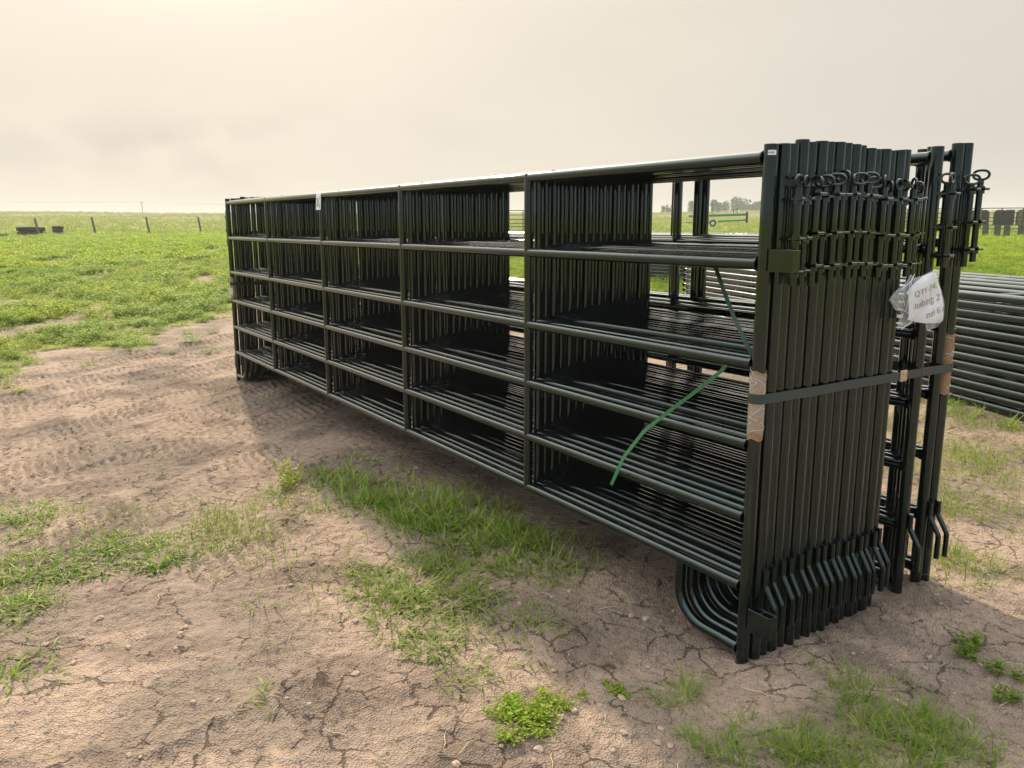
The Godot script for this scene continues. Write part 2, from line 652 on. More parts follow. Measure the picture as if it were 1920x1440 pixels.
func make_panel(called: String, label: String, detailed := true) -> Node3D:
	var t := thing(called, label, "corral panel", Vector3.ZERO, 0.0)
	var post := post_shape().done()
	part("end_post", post, M.paint, t)
	part("end_post", post, M.paint, t, Vector3(-PANEL_LENGTH, 0, 0))
	var up := Shape.new()
	up.tube(PackedVector3Array([Vector3(0, 0.252, 0), Vector3(0, 0.9, 0), Vector3(0, 1.636, 0), Vector3(0, 1.6405, 0)]), [0.0202, 0.0202, 0.0202, 0.0150], 16)
	var um := up.done()
	for x in UPRIGHTS:
		part("upright", um, M.paint, t, Vector3(x, 0, 0))
	var rm := rail_shape(-PANEL_LENGTH + 0.021, -0.021).done()
	for y in RAILS:
		part("rail", rm, M.paint, t, Vector3(0, y, 0))
	var f := foot_shape(1.0).done()
	part("foot", f, M.paint, t)
	part("foot", foot_shape(-1.0).done(), M.paint, t, Vector3(-PANEL_LENGTH, 0, 0))
	# coupling pin in three ears on the right post
	var ear := Shape.new()
	ear.box(Vector3(0.052, 0, 0), Vector3(0.076, 0.0090, 0.032), Basis.IDENTITY, 0.002)
	ear.tube(line(Vector3(0.062, -0.016, 0), Vector3(0.062, 0.010, 0)), 0.0165, 12)
	var em := ear.done()
	for y in [1.287, 1.384, 1.499]:
		part("pin_ear", em, M.paint, t, Vector3(0, y, 0))
	var rod := Shape.new()
	rod.tube(line(Vector3(0, 1.238, 0), Vector3(0, 1.527, 0)), 0.0112, 12)
	var pin := part("coupling_pin", rod, M.paint, t, Vector3(0.062, 0, 0))
	var loop := Shape.new()
	var lp := PackedVector3Array()
	for k in 22:
		var a := TAU * k / 22
		lp.append(Vector3(signf(cos(a)) * pow(absf(cos(a)), 0.75) * 0.0265, 1.545 + sin(a) * 0.0160, 0))
	loop.tube(lp, 0.0047, 9, false, true)
	part("pull_ring", loop, M.paint, pin)
	var hook := Shape.new()
	hook.tube(PackedVector3Array([Vector3(0.0312, 0.322, 0), Vector3(0.0312, 0.272, 0), Vector3(0.0335, 0.263, 0), Vector3(0.070, 0.205, 0), Vector3(0.073, 0.196, 0), Vector3(0.073, 0.108, 0)]), 0.0098, 12)
	part("hook", hook, M.paint, t)
	part("pin_socket", receiver_shape(1.290, 1.357), M.paint, t, Vector3(-PANEL_LENGTH, 0, 0))
	part("hook_socket", receiver_shape(0.128, 0.205), M.paint, t, Vector3(-PANEL_LENGTH, 0, 0))
	return t

var STACK := []   # (x, y, z) of every panel in the standing bundle

func build_standing_bundle() -> void:
	var lifts := [0.002, 0.005, 0.007, 0.021, 0.016, 0.021, 0.022, 0.023, 0.022, 0.020, 0.019, 0.012, 0.011, 0.013, 0.010, 0.013, 0.017]
	var depths := [-0.016, -0.066, -0.109, -0.150, -0.196, -0.240, -0.290, -0.331, -0.371, -0.411, -0.452, -0.493, -0.533, -0.573, -0.613, -0.654, -0.697]
	for k in 17:
		STACK.append(Vector3((0.004 if k % 2 == 1 else -0.003) + rng.randf_range(-0.003, 0.003), lifts[k], depths[k]))
	STACK[0].x = 0.0
	STACK.append(Vector3(0.010, 0.036, -0.874))
	STACK.append(Vector3(-0.030, 0.040, -0.917))
	STACK.append(Vector3(-0.092, 0.038, -0.960))
	STACK.append(Vector3(0.004, 0.054, -1.014))
	STACK.append(Vector3(0.012, 0.056, -1.057))
	var proto := make_panel("corral_panel", "dark green six rail corral panel at the front of the standing bundle, facing the camera")
	var ordinal := ["first", "second", "third", "fourth", "fifth", "sixth", "seventh", "eighth", "ninth", "tenth", "eleventh", "twelfth", "thirteenth", "fourteenth", "fifteenth", "sixteenth", "seventeenth"]
	for k in STACK.size():
		var o: Node3D = proto
		if k > 0:
			var label := ""
			if k < 17:
				label = "%s dark green panel behind the front one in the standing bundle" % ordinal[k - 1]
				if k == 16:
					label = "dark green corral panel at the back of the tight front pack, before the gap"
				if k == 3:
					label = "dark green corral panel standing tallest near the front of the bundle"
			else:
				label = ["dark green corral panel just behind the gap, under the buckle of the strap", "dark green corral panel second behind the gap in the bundle", "dark green corral panel set back inward behind the plastic bag", "dark green corral panel second from the rear of the standing bundle", "dark green rearmost panel of the standing bundle, a cardboard sleeve on its post"][k - 17]
			o = copy_of(proto, "corral_panel", label)
			o.rotation.y = rng.randf_range(-0.0004, 0.0004)
		o.set_meta("group", "corral panels in the standing bundle")
		o.position = STACK[k]
		if k > 0:
			for q in o.get_children():
				if q.name.begins_with("rail"):
					q.position += Vector3(0, rng.randf_range(-0.003, 0.003), rng.randf_range(-0.0015, 0.0015))
					q.rotation.z = rng.randf_range(-0.0007, 0.0007)
			var pin: Node3D = o.get_node("coupling_pin")
			pin.position.y = rng.randf_range(-0.014, 0.012)
			pin.rotation.y = rng.randf_range(-1.4, 1.4)
			if k == 20:
				pin.rotation.y = 0.9
			if k == 21:
				pin.rotation.y = 0.15
	# the front panel is turned end for end, so its sockets show at the near end
	for o in proto.get_children():
		if o.name.begins_with("upright"):
			o.position.x = -PANEL_LENGTH - o.position.x
	proto.rotation.y = PI
	proto.position = Vector3(-PANEL_LENGTH, 0.002, -0.016)

# a flat band of given half width along a closed or open path; side gives the band's width direction
func band(path: PackedVector3Array, across: Array, width: float, thick: float, closed := false) -> Shape:
	var s := Shape.new()
	var n := path.size()
	var rings := []
	for k in n:
		var t: Vector3
		if closed:
			t = (path[(k + 1) % n] - path[(k + n - 1) % n]).normalized()
		else:
			t = (path[mini(k + 1, n - 1)] - path[maxi(k - 1, 0)]).normalized()
		var w: Vector3 = across[k % across.size()]
		w = (w - t * w.dot(t)).normalized()
		var q := t.cross(w).normalized()
		rings.append([path[k], w, q])
	var last := n if closed else n - 1
	for k in last:
		var a: Array = rings[k]
		var b: Array = rings[(k + 1) % n]
		for side in [-1.0, 1.0]:
			var pa: Vector3 = a[0] + a[2] * side * thick * 0.5
			var pb: Vector3 = b[0] + b[2] * side * thick * 0.5
			var j := s.vert(pa - a[1] * width * 0.5, a[2] * side)
			s.vert(pa + a[1] * width * 0.5, a[2] * side)
			s.vert(pb + b[1] * width * 0.5, b[2] * side)
			s.vert(pb - b[1] * width * 0.5, b[2] * side)
			s.tri(j, j + 1, j + 2); s.tri(j, j + 2, j + 3)
			var e := s.vert(a[0] + a[1] * width * 0.5 * side - a[2] * thick * 0.5, a[1] * side)
			s.vert(a[0] + a[1] * width * 0.5 * side + a[2] * thick * 0.5, a[1] * side)
			s.vert(b[0] + b[1] * width * 0.5 * side + b[2] * thick * 0.5, b[1] * side)
			s.vert(b[0] + b[1] * width * 0.5 * side - b[2] * thick * 0.5, b[1] * side)
			s.tri(e, e + 1, e + 2); s.tri(e, e + 2, e + 3)
	return s

func sleeve_shape(r: float, y0: float, y1: float, seed_: int) -> Shape:
	var s := Shape.new()
	var f := FastNoiseLite.new()
	f.seed = seed_
	f.frequency = 1.0
	var sides := 28
	var rows := 26
	for j in rows + 1:
		for k in sides + 1:
			var a := TAU * k / sides
			var y := lerpf(y0, y1, float(j) / rows)
			if j == 0 or j == rows:
				y += 0.004 * sin(a * 3.0 + seed_)
			var rr := r + 0.0009 * f.get_noise_2d(a * 5.0, y * 90.0) + 0.0007 * f.get_noise_2d(a * 2.0 + y * 60.0, y * 200.0)
			s.vert(Vector3(cos(a) * rr, y, sin(a) * rr), Vector3(cos(a), 0.25 * f.get_noise_2d(a * 5.0 + 3.0, y * 90.0), sin(a)).normalized())
	for j in rows:
		for k in sides:
			var a := j * (sides + 1) + k
			s.tri(a, a + 1, a + sides + 2); s.tri(a, a + sides + 2, a + sides + 1)
	return s

func film_threads(r: float, y0: float, y1: float, count: int) -> Shape:
	var s := Shape.new()
	for k in count:
		var y := rng.randf_range(y0, y1)
		var a0 := rng.randf_range(0, TAU)
		var p := PackedVector3Array()
		for j in 12:
			var a := a0 + j * 0.24
			p.append(Vector3(cos(a) * r, y + 0.006 * sin(j * 0.5 + k) + 0.004 * j * sin(k * 1.7), sin(a) * r))
		s.tube(p, 0.0006, 5)
	return s

func build_bindings() -> void:
	var rear: Vector3 = STACK[21]
	# near end: a sleeve on the first and the last post, a strap round all the end posts
	for e in [[0.0, PI, "near end"], [-PANEL_LENGTH, 0.0, "far end"]]:
		var x0: float = e[0]
		var near := x0 == 0.0
		var o := thing("cardboard_sleeve", "brown cardboard sleeve taped round the front corner post at the %s of the bundle" % e[2], "cardboard", Vector3(x0, 0, STACK[0].z), 0.0, "cardboard sleeves under the straps")
		part("clear_wrap", sleeve_shape(0.0262, 0.79 if near else 0.77, 0.975 if near else 0.95, 17), M.film, o)
		if near:
			part("cardboard", sleeve_shape(0.0240, 0.768, 0.985, 4), M.card, o)
			part("tape_threads", film_threads(0.0254, 0.775, 0.98, 22), M.film_rib, o)
		else:
			part("cardboard", sleeve_shape(0.0240, 0.745, 0.96, 6), M.card, o)
		var path := PackedVector3Array()
		var rear_x: float = x0 + rear.x
		var z0: float = STACK[0].z
		for k in 7:
			var a := PI * k / 6.0
			path.append(Vector3(x0 - cos(a) * 0.0268, 0.9, z0 + sin(a) * 0.0268))
		path.append(Vector3(x0 + 0.0285, 0.9, -0.08))
		for k in 9:
			path.append(Vector3(x0 + 0.0300, 0.9 - 0.001 * sin(k * 1.3), -0.16 - 0.09 * k))
		for k in 7:
			var a := PI * k / 6.0
			path.append(Vector3(rear_x + cos(a) * 0.0268, 0.9 + 0.002, rear.z - sin(a) * 0.0268))
		path.append(Vector3(x0 - 0.045 if near else x0 - 0.045, 0.9, -0.95))
		path.append(Vector3(x0 - 0.125 if near else x0 - 0.125, 0.9, -0.94))
		path.append(Vector3(x0 - 0.046, 0.9, -0.6))
		path.append(Vector3(x0 - 0.046, 0.9, -0.12))
		var st := thing("steel_strap", "flat dark grey strap round all end posts at the %s of the bundle" % e[2], "strap", Vector3.ZERO, 0.0, "straps round the standing bundle")
		part("band", band(path, [Vector3.UP], 0.031, 0.0016, true), M.strap, st)
		if near:
			var b := Shape.new()
			b.box(Vector3(0.0320, 0.8995, -0.755), Vector3(0.004, 0.040, 0.040), Basis.IDENTITY, 0.0012)
			b.box(Vector3(0.0350, 0.909, -0.755), Vector3(0.002, 0.010, 0.012), Basis.IDENTITY, 0.0008)
			part("buckle", b, M.buckle, st)
	var rs := thing("cardboard_sleeve", "brown cardboard sleeve on the rearmost post below the plastic bag", "cardboard", Vector3(rear.x, 0, rear.z), 0.0, "cardboard sleeves under the straps")
	part("cardboard", sleeve_shape(0.0240, 0.800, 1.030, 9), M.card, rs)
	part("tape_threads", film_threads(0.0254, 0.81, 1.02, 14), M.film_rib, rs)

	# loose green strapping
	var g := thing("green_strap", "loose bright green plastic strap hanging curved over the lower rails", "strap", Vector3.ZERO)
	var p := PackedVector3Array()
	var c := Curve3D.new()
	for q in [Vector3(-0.145, 0.998, -0.041), Vector3(-0.16, 0.966, -0.036), Vector3(-0.245, 0.890, -0.022), Vector3(-0.345, 0.800, 0.012), Vector3(-0.455, 0.705, 0.032), Vector3(-0.560, 0.580, 0.036), Vector3(-0.628, 0.455, 0.034)]:
		c.add_point(q)
	for k in range(1, c.point_count - 1):
		var tg := (c.get_point_position(k + 1) - c.get_point_position(k - 1)) * 0.2
		c.set_point_in(k, -tg); c.set_point_out(k, tg)
	var ac := []
	for k in 33:
		p.append(c.sample_baked(c.get_baked_length() * k / 32.0))
		ac.append(Vector3(-0.52, 0.415, 0.35 + 0.25 * sin(k * 0.2)))
	part("ribbon", band(p, ac, 0.0125, 0.0010), M.green_strap, g)
	var g2 := thing("green_strap", "taut dark green plastic strap slanting behind the second and third rails by the near post", "strap", Vector3.ZERO)
	var p2 := PackedVector3Array([Vector3(-0.270, 1.300, -0.09), Vector3(-0.19, 1.215, -0.055), Vector3(-0.12, 1.130, -0.035), Vector3(-0.075, 1.075, -0.03), Vector3(-0.02, 0.985, -0.041)])
	part("ribbon", band(p2, [Vector3(0.5, 0.1, -0.6)], 0.0130, 0.0010), M.dark_strap, g2)

	# stickers
	var sk := thing("sticker", "small white printed sticker near the top of the front post", "sticker", Vector3(0, 0, STACK[0].z))
	var sp := PackedVector3Array()
	for k in 7:
		var a := deg_to_rad(28.0 + 6.0 - k * 11.0)
		sp.append(Vector3(sin(-a + deg_to_rad(50)) * 0.0220, 1.6385, cos(-a + deg_to_rad(50)) * 0.0220))
	part("paper", band(sp, [Vector3.UP], 0.014, 0.0003), M.sticker, sk)
	var dots := Shape.new()
	for k in 7:
		var a := deg_to_rad(22.0 + k * 7.0)
		dots.box(Vector3(sin(a) * 0.0223, 1.6388, cos(a) * 0.0223), Vector3(0.0022, 0.0042 if k % 3 else 0.003, 0.0003), Basis(Vector3.UP, a))
	part("printing", dots, M.ink, sk)

	var tg := thing("tag", "white printed paper tag folded over the top rail at the third upright", "tag", Vector3(-3.708, 0, 0.005))
	var tp := PackedVector3Array()
	for k in 8:
		var a := PI * 0.75 - PI * 0.75 * k / 7.0 - 0.1
		tp.append(Vector3(0, 1.626 + cos(PI * 0.5 - a) * 0.0205 * 1.0, -0.021 + cos(a) * 0.0208))
	tp.append(Vector3(0, 1.600, 0.0005)); tp.append(Vector3(0, 1.565, 0.0025)); tp.append(Vector3(0, 1.530, 0.005))
	part("paper", band(tp, [Vector3.RIGHT], 0.088, 0.0006), M.sticker, tg)
	var mark := Shape.new()
	for q in [[-0.014, 1.575, 0.36, 0.05], [0.012, 1.575, -0.36, 0.05], [0.0, 1.563, PI / 2, 0.030], [-0.022, 1.553, PI / 2, 0.016], [0.02, 1.553, PI / 2, 0.016], [0.027, 1.545, 0.0, 0.012], [-0.025, 1.602, PI / 2, 0.018], [0.022, 1.605, PI / 2, 0.016]]:
		mark.box(Vector3(q[0], q[1], 0.0012 + (1.60 - q[1]) * 0.065 + 0.0010), Vector3(0.006, q[3], 0.0006), Basis(Vector3.BACK, -q[2]))
	part("printed_mark", mark, M.ink, tg)

	# printed film scrap at the far end
	var fs := thing("tape_scrap", "scrap of clear tape lettered ne on the far end posts below the strap", "tape", Vector3(-PANEL_LENGTH, 0, STACK[0].z))
	var tape := Shape.new()
	tape.box(Vector3(0.05, 0.838, 0.0345), Vector3(0.15, 0.058, 0.0006))
	part("film", tape, M.film, fs)
	var tm := TextMesh.new()
	var sf := SystemFont.new()
	sf.font_names = PackedStringArray(["Droid Sans"])
	sf.font_weight = 700
	tm.font = sf
	tm.text = "ne"
	tm.font_size = 64
	tm.pixel_size = 0.0016
	tm.depth = 0.0006
	part("lettering", tm, M.pale_ink, fs, Vector3(0.055, 0.838, 0.0358))

# ---------------------------------------------------------------- plastic bag with a paper note
func bag_depth(y: float, z: float, seed_: float) -> float:
	var a := sin(y * 41.0 + z * 17.0 + seed_) * 0.0022 + sin(z * 52.0 - y * 27.0 + seed_ * 2.0) * 0.0018
	var fold := absf(fposmod(z * 6.0 + y * 4.0 + seed_ + 0.35, 1.0) - 0.5) * 0.010
	return a + fold

func sheet_shape(outline: PackedVector2Array, x: float, bulge: float, seed_: float, crumple: float) -> Shape:
	# outline in (z, y); two skins joined at the rim
	var pts := PackedVector2Array(outline)
	var lo := Vector2(9, 9)
	var hi := Vector2(-9, -9)
	for p in outline:
		lo = lo.min(p); hi = hi.max(p)
	for k in outline.size():
		var a := outline[k]
		var b := outline[(k + 1) % outline.size()]
		var m := int(a.distance_to(b) / 0.012)
		for j in range(1, m):
			pts.append(a.lerp(b, float(j) / m))
	var gx := lo.x
	while gx < hi.x:
		var gy := lo.y
		while gy < hi.y:
			var p := Vector2(gx + rng.randf_range(-0.002, 0.002), gy + rng.randf_range(-0.002, 0.002))
			if Geometry2D.is_point_in_polygon(p, outline) and rim(p, outline) > 0.005:
				pts.append(p)
			gy += 0.0085
		gx += 0.0085
	var tris := Geometry2D.triangulate_delaunay(pts)
	var s := Shape.new()
	for side in [1.0, -1.0]:
		var at := PackedVector3Array()
		for p in pts:
			var r := rim(p, outline)
			var open := 1.0 - exp(-r / 0.016)
			at.append(Vector3(x + side * (0.0006 + bulge * open) + crumple * bag_depth(p.y, p.x, seed_) * (1.0 if side > 0 else 0.8), p.y, p.x))
		var nn := PackedVector3Array()
		nn.resize(at.size())
		var keep := PackedInt32Array()
		for k in range(0, tris.size(), 3):
			var m := (pts[tris[k]] + pts[tris[k + 1]] + pts[tris[k + 2]]) / 3.0
			if not Geometry2D.is_point_in_polygon(m, outline):
				continue
			var q := (at[tris[k + 1]] - at[tris[k]]).cross(at[tris[k + 2]] - at[tris[k]])
			if q.x * side < 0.0:
				q = -q
			for j in 3:
				keep.append(tris[k + j])
				nn[tris[k + j]] += q
		var base := s.v.size()
		for k in at.size():
			s.vert(at[k], nn[k].normalized() if nn[k].length() > 0.0 else Vector3(side, 0, 0))
		for k in range(0, keep.size(), 3):
			s.tri(base + keep[k], base + keep[k + 1], base + keep[k + 2])
	return s

func rim(p: Vector2, outline: PackedVector2Array) -> float:
	var best := 9.0
	for k in outline.size():
		best = minf(best, p.distance_to(Geometry2D.get_closest_point_to_segment(p, outline[k], outline[(k + 1) % outline.size()])))
	return best

func build_bag() -> void:
	var o := thing("plastic_bag", "crumpled clear plastic bag with a white printed note, hung on the rear posts", "plastic bag", Vector3.ZERO)
	var outer := PackedVector2Array()
	for q in [[1.268, -0.642], [1.254, -0.660], [1.262, -0.705], [1.275, -0.757], [1.270, -0.783], [1.205, -0.829], [1.150, -0.850], [1.098, -0.866], [1.076, -0.840], [1.071, -0.754], [1.094, -0.747], [1.103, -0.685], [1.092, -0.63], [1.086, -0.589], [1.115, -0.593], [1.145, -0.597], [1.152, -0.564], [1.188, -0.521], [1.217, -0.557], [1.242, -0.620]]:
		outer.append(Vector2(q[1], q[0]))
	var inner := PackedVector2Array()
	for q in [[1.267, -0.781], [1.205, -0.826], [1.150, -0.846], [1.098, -0.861], [1.089, -0.845], [1.096, -0.743], [1.102, -0.702], [1.114, -0.637], [1.125, -0.643], [1.199, -0.630], [1.205, -0.619], [1.240, -0.666], [1.258, -0.706], [1.270, -0.757]]:
		inner.append(Vector2(q[1], q[0]))
	part("note", sheet_shape(inner, 0.094, 0.004, 1.0, 0.9), M.paper, o)
	part("film", sheet_shape(outer, 0.094, 0.012, 1.0, 1.25), M.film, o)
	# the pulled seams of the film show as pale ribs
	var ribs := Shape.new()
	for q in [[[1.268, -0.642], [1.230, -0.615], [1.200, -0.612], [1.150, -0.600]], [[1.188, -0.521], [1.160, -0.560], [1.148, -0.597], [1.135, -0.62]], [[1.240, -0.63], [1.205, -0.619], [1.199, -0.628]], [[1.086, -0.589], [1.108, -0.632], [1.125, -0.643]], [[1.217, -0.557], [1.242, -0.620], [1.268, -0.642]], [[1.205, -0.560], [1.19, -0.575], [1.165, -0.592]]]:
		var pth := PackedVector3Array()
		for w in q:
			pth.append(Vector3(0.108 + 1.25 * bag_depth(w[0], w[1], 1.0), w[0], w[1]))
		ribs.tube(pth, 0.0011, 6)
	part("seam", ribs, M.film_rib, o)
	var sf := SystemFont.new()
	sf.font_names = PackedStringArray(["Droid Sans"])
	sf.font_weight = 400
	# baseline ends of the three lines as (y, z)
	for t in [["QTY 24,", 1.184, -0.660, 1.214, -0.795, 0.023], ["tubing 2", 1.146, -0.668, 1.173, -0.820, 0.030], ["nel 6 r", 1.112, -0.742, 1.132, -0.848, 0.023]]:
		var tm := TextMesh.new()
		tm.font = sf
		tm.text = t[0]
		tm.font_size = 64
		tm.pixel_size = 0.001
		tm.depth = 0.0
		tm.horizontal_alignment = HORIZONTAL_ALIGNMENT_LEFT
		tm.vertical_alignment = VERTICAL_ALIGNMENT_BOTTOM
		var a := tm.get_mesh_arrays()
		var vv: PackedVector3Array = a[Mesh.ARRAY_VERTEX]
		var ii: PackedInt32Array = a[Mesh.ARRAY_INDEX] if a[Mesh.ARRAY_INDEX] != null else PackedInt32Array()
		if ii.is_empty():
			for k in vv.size():
				ii.append(k)
		var wide := 0.0
		var low := 9.0
		for k in vv.size():
			wide = maxf(wide, vv[k].x); low = minf(low, vv[k].y)
		var high := -9.0
		for k in vv.size():
			high = maxf(high, vv[k].y)
		var s := Shape.new()
		var b0 := Vector2(t[2], t[1])
		var b1 := Vector2(t[4], t[3])
		var along := (b1 - b0).normalized()
		var upw := Vector2(along.y, -along.x)
		if upw.y < 0.0:
			upw = -upw
		for k in vv.size():
			var q: Vector2 = b0 + along * (vv[k].x / wide * b0.distance_to(b1)) + upw * ((vv[k].y - low) / (high - low) * float(t[5]) - (0.006 if t[0] == "tubing 2" else 0.0))
			s.vert(Vector3(0.094 + 0.0046 + 0.0016 + 0.9 * bag_depth(q.y, q.x, 1.0), q.y, q.x), Vector3.RIGHT)
		for k in range(0, ii.size(), 3):
			s.tri(ii[k], ii[k + 1], ii[k + 2])
		part("lettering", s, M.print, o)

# ---------------------------------------------------------------- other bundles
func build_flat_bundle() -> void:
	var proto: Node3D = get_node("corral_panel_001")
	var count := 13
	# this bundle is of a heavier tube
	var heavy := rail_shape(-PANEL_LENGTH + 0.021, -0.021, 0.0285).done()
	for k in count:
		var place := ""
		if k == 0:
			place = "at the bottom of the flat-lying bundle in the weeds"
		if k == count - 1:
			place = "on top of the flat-lying bundle behind the standing one"
		var spot: Array[String] = ["", "second from the bottom of", "third from the bottom of", "fourth from the bottom of", "fifth from the bottom of", "sixth from the bottom of", "just below the middle of", "in the middle of", "sixth from the top of", "fifth from the top of", "fourth from the top of", "third from the top of", ""]
		if spot[k] != "":
			place = spot[k] + " the flat-lying bundle"
		if k == 7:
			place = "in the very middle of the flat-lying bundle"
		var o := copy_of(proto, "corral_panel", "dark green corral panel lying flat, " + place, "corral panels in the flat-lying bundle")
		var y := 0.190 + 0.0622 * k
		# panel height runs away from the camera-side edge: local y becomes +z
		var b := Basis(Vector3.UP, deg_to_rad(-20.0)) * Basis(Vector3.RIGHT, PI * 0.5 + 0.02)
		o.transform = Transform3D(b, Vector3(0.477 + rng.randf_range(-0.006, 0.006), y + 0.033, -4.97 + rng.randf_range(-0.006, 0.006)))
		o.get_node("coupling_pin").rotation.y = 0.0
		for q in o.get_children():
			if q.name.begins_with("rail"):
				q.mesh = heavy
				q.position.z = 0.0
				q.rotation.z = 0.0

func far_panel_mesh() -> ArrayMesh:
	var s := Shape.new()
	for x in [0.0, -PANEL_LENGTH]:
		s.tube(line(Vector3(x, 0, 0), Vector3(x, 1.662, 0)), 0.0254, 8)
	for x in UPRIGHTS:
		s.tube(line(Vector3(x, 0.25, 0), Vector3(x, 1.63, 0)), 0.02, 8, false)
	for y in RAILS:
		s.tube(line(Vector3(0, y, 0), Vector3(-PANEL_LENGTH, y, 0)), 0.0195, 8, false)
	return s.done()

func build_far_bundles() -> void:
	var m := far_panel_mesh()
	# second flat bundle, seen through the top bay
	var names: Array[String] = ["bottom", "second", "third", "fourth", "fifth", "sixth", "seventh", "eighth", "ninth", "tenth", "eleventh", "twelfth", "thirteenth", "top"]
	for k in 14:
		var o := part("far_panel", m, M.paint, self)
		tag(o, "%s layer of the second flat bundle, seen through the top bay" % names[k], "corral panel", "corral panels in the second flat-lying bundle")
		o.transform = Transform3D(Basis(Vector3.UP, 0.06) * Basis(Vector3.RIGHT, PI * 0.5 + 0.02), Vector3(-6.9, 0.40 + 0.066 * k, -11.4))
	var w := part("packing_wrap", wrap_shape(), M.paper, self)
	tag(w, "white wrapping scrap on the second flat bundle, seen through the top bay", "wrapping")
	w.transform = Transform3D(Basis(Vector3.UP, 0.3), Vector3(-8.75, 1.27, -9.72))
	# standing bundles far out on the right
	var rows := [
		[Vector3(-24.2, 0, -58.5), 0.52, "standing panel bundle far right, nearest the pin ears"],
		[Vector3(-20.4, 0, -60.2), 0.50, "standing panel bundle at the far right edge of the picture"],
		[Vector3(-31.5, 0, -57.0), 0.55, "standing panel bundle far off, seen through the rear gap"],
		[Vector3(-45.0, 0, -34.0), 0.95, "standing panel bundle far off, seen through the fourth bay"],
	]
	for r in rows:
		var g := thing("panel_bundle", r[2], "panel bundle", Vector3(r[0].x, swell(r[0].x, r[0].z) + 0.05, r[0].z), r[1], "standing panel bundles far across the pasture")
		for k in 8:
			part("panel", m, M.paint, g, Vector3(0.02 * (k % 2), 0.01 * (k % 3), -0.055 * k))
	# bundles of round-topped gates on short bundles
	var hoops := [[1.0, -24.21, -46.55, 0.30], [2.0, -23.59, -46.86, 0.31], [3.0, -22.81, -47.25, 0.29], [4.0, -22.39, -47.46, 0.20], [5.0, -21.75, -47.70, 0.34], [6.0, -28.6, -44.2, 0.30]]
	var where := ["behind the coupling pins", "just right of the last coupling pins", "in the middle of the row at far right", "with square shoulders in the row at far right", "cut by the right edge of the picture", "seen through the gap before the rear panels"]
	var face := deg_to_rad(27.0)
	for q in hoops:
		var kk := int(q[0]) - 1
		var y := swell(q[1], q[2])
		var hb := thing("gate_bundle", "tied bundle of round topped dark gates " + where[kk], "gate bundle", Vector3(q[1], y, q[2]), face, "bundles of round topped gates far right")
		var f := Shape.new()
		var rnd := 0.20 if kk != 3 else 0.06
		var wd: float = q[3]
		var p := PackedVector3Array([Vector3(-wd, 0.66, 0), Vector3(-wd, 1.5 - rnd, 0)])
		for j in 5:
			var a := PI * 0.5 * (j + 1) / 6.0
			p.append(Vector3(-wd + rnd * (1 - cos(a)), 1.5 - rnd + rnd * sin(a), 0))
		p.append(Vector3(0, 1.5, 0))
		for j in 5:
			var a := PI * 0.5 * (5 - j) / 6.0
			p.append(Vector3(wd - rnd * (1 - cos(a)), 1.5 - rnd + rnd * sin(a), 0))
		p.append(Vector3(wd, 1.5 - rnd, 0)); p.append(Vector3(wd, 0.66, 0))
		f.tube(p, 0.024, 8)
		for j in 9:
			var x := -wd + (j + 1) * wd * 2.0 / 10.0
			f.tube(line(Vector3(x, 0.68, 0.012), Vector3(x, 1.46, 0.012)), 0.017, 6, false)
		f.tube(line(Vector3(-wd, 0.67, 0), Vector3(wd, 0.67, 0)), 0.022, 6)
		var fm := f.done()
		for j in 4:
			part("gate", fm, M.dark_steel, hb, Vector3(0.010 * j - 0.04, 0.008 * (j % 2), -0.06 * j))
		var l := Shape.new()
		var shift := 0.2 if kk == 1 else -0.08
		for j in 7:
			l.tube(line(Vector3(shift - 0.14 + 0.047 * j, 0.0, -0.1), Vector3(shift - 0.14 + 0.047 * j, 0.64, -0.1)), 0.023, 6)
		part("leg_frame", l, M.dark_steel, hb)

func wrap_shape() -> Shape:
	var s := Shape.new()
	var f := FastNoiseLite.new()
	f.frequency = 5.0
	for j in 5:
		for k in 9:
			s.vert(Vector3(k * 0.05 - 0.2, 0.05 * f.get_noise_2d(k * 0.3, j) - 0.02 * j, j * 0.03), Vector3(0.2 * f.get_noise_2d(j, k * 0.4), 1, 0.5).normalized())
	for j in 4:
		for k in 8:
			var a := j * 9 + k
			s.tri(a, a + 1, a + 10); s.tri(a, a + 10, a + 9)
	return s

# ---------------------------------------------------------------- far things
func tyre_mesh(r: float, h: float) -> Array:
	var t := Shape.new()
	t.lathe(Vector3.ZERO, PackedVector2Array([Vector2(r * 0.55, 0.04), Vector2(r * 0.62, 0.01), Vector2(r * 0.85, 0.0), Vector2(r * 0.95, h * 0.12), Vector2(r, h * 0.3), Vector2(r, h * 0.7), Vector2(r * 0.95, h * 0.88), Vector2(r * 0.85, h), Vector2(r * 0.62, h - 0.01), Vector2(r * 0.55, h - 0.04), Vector2(r * 0.55, 0.04)]), 32)
	var b := Shape.new()
	var n := int(r * 26.0)
	for k in n:
		var a := TAU * k / n
		b.box(Vector3(cos(a) * r, h * 0.5, sin(a) * r), Vector3(0.05, h * 0.82, 0.055), Basis(Vector3.UP, -a) * Basis(Vector3.RIGHT, 0.5 if k % 2 == 0 else -0.5))
	return [t.done(), b.done()]

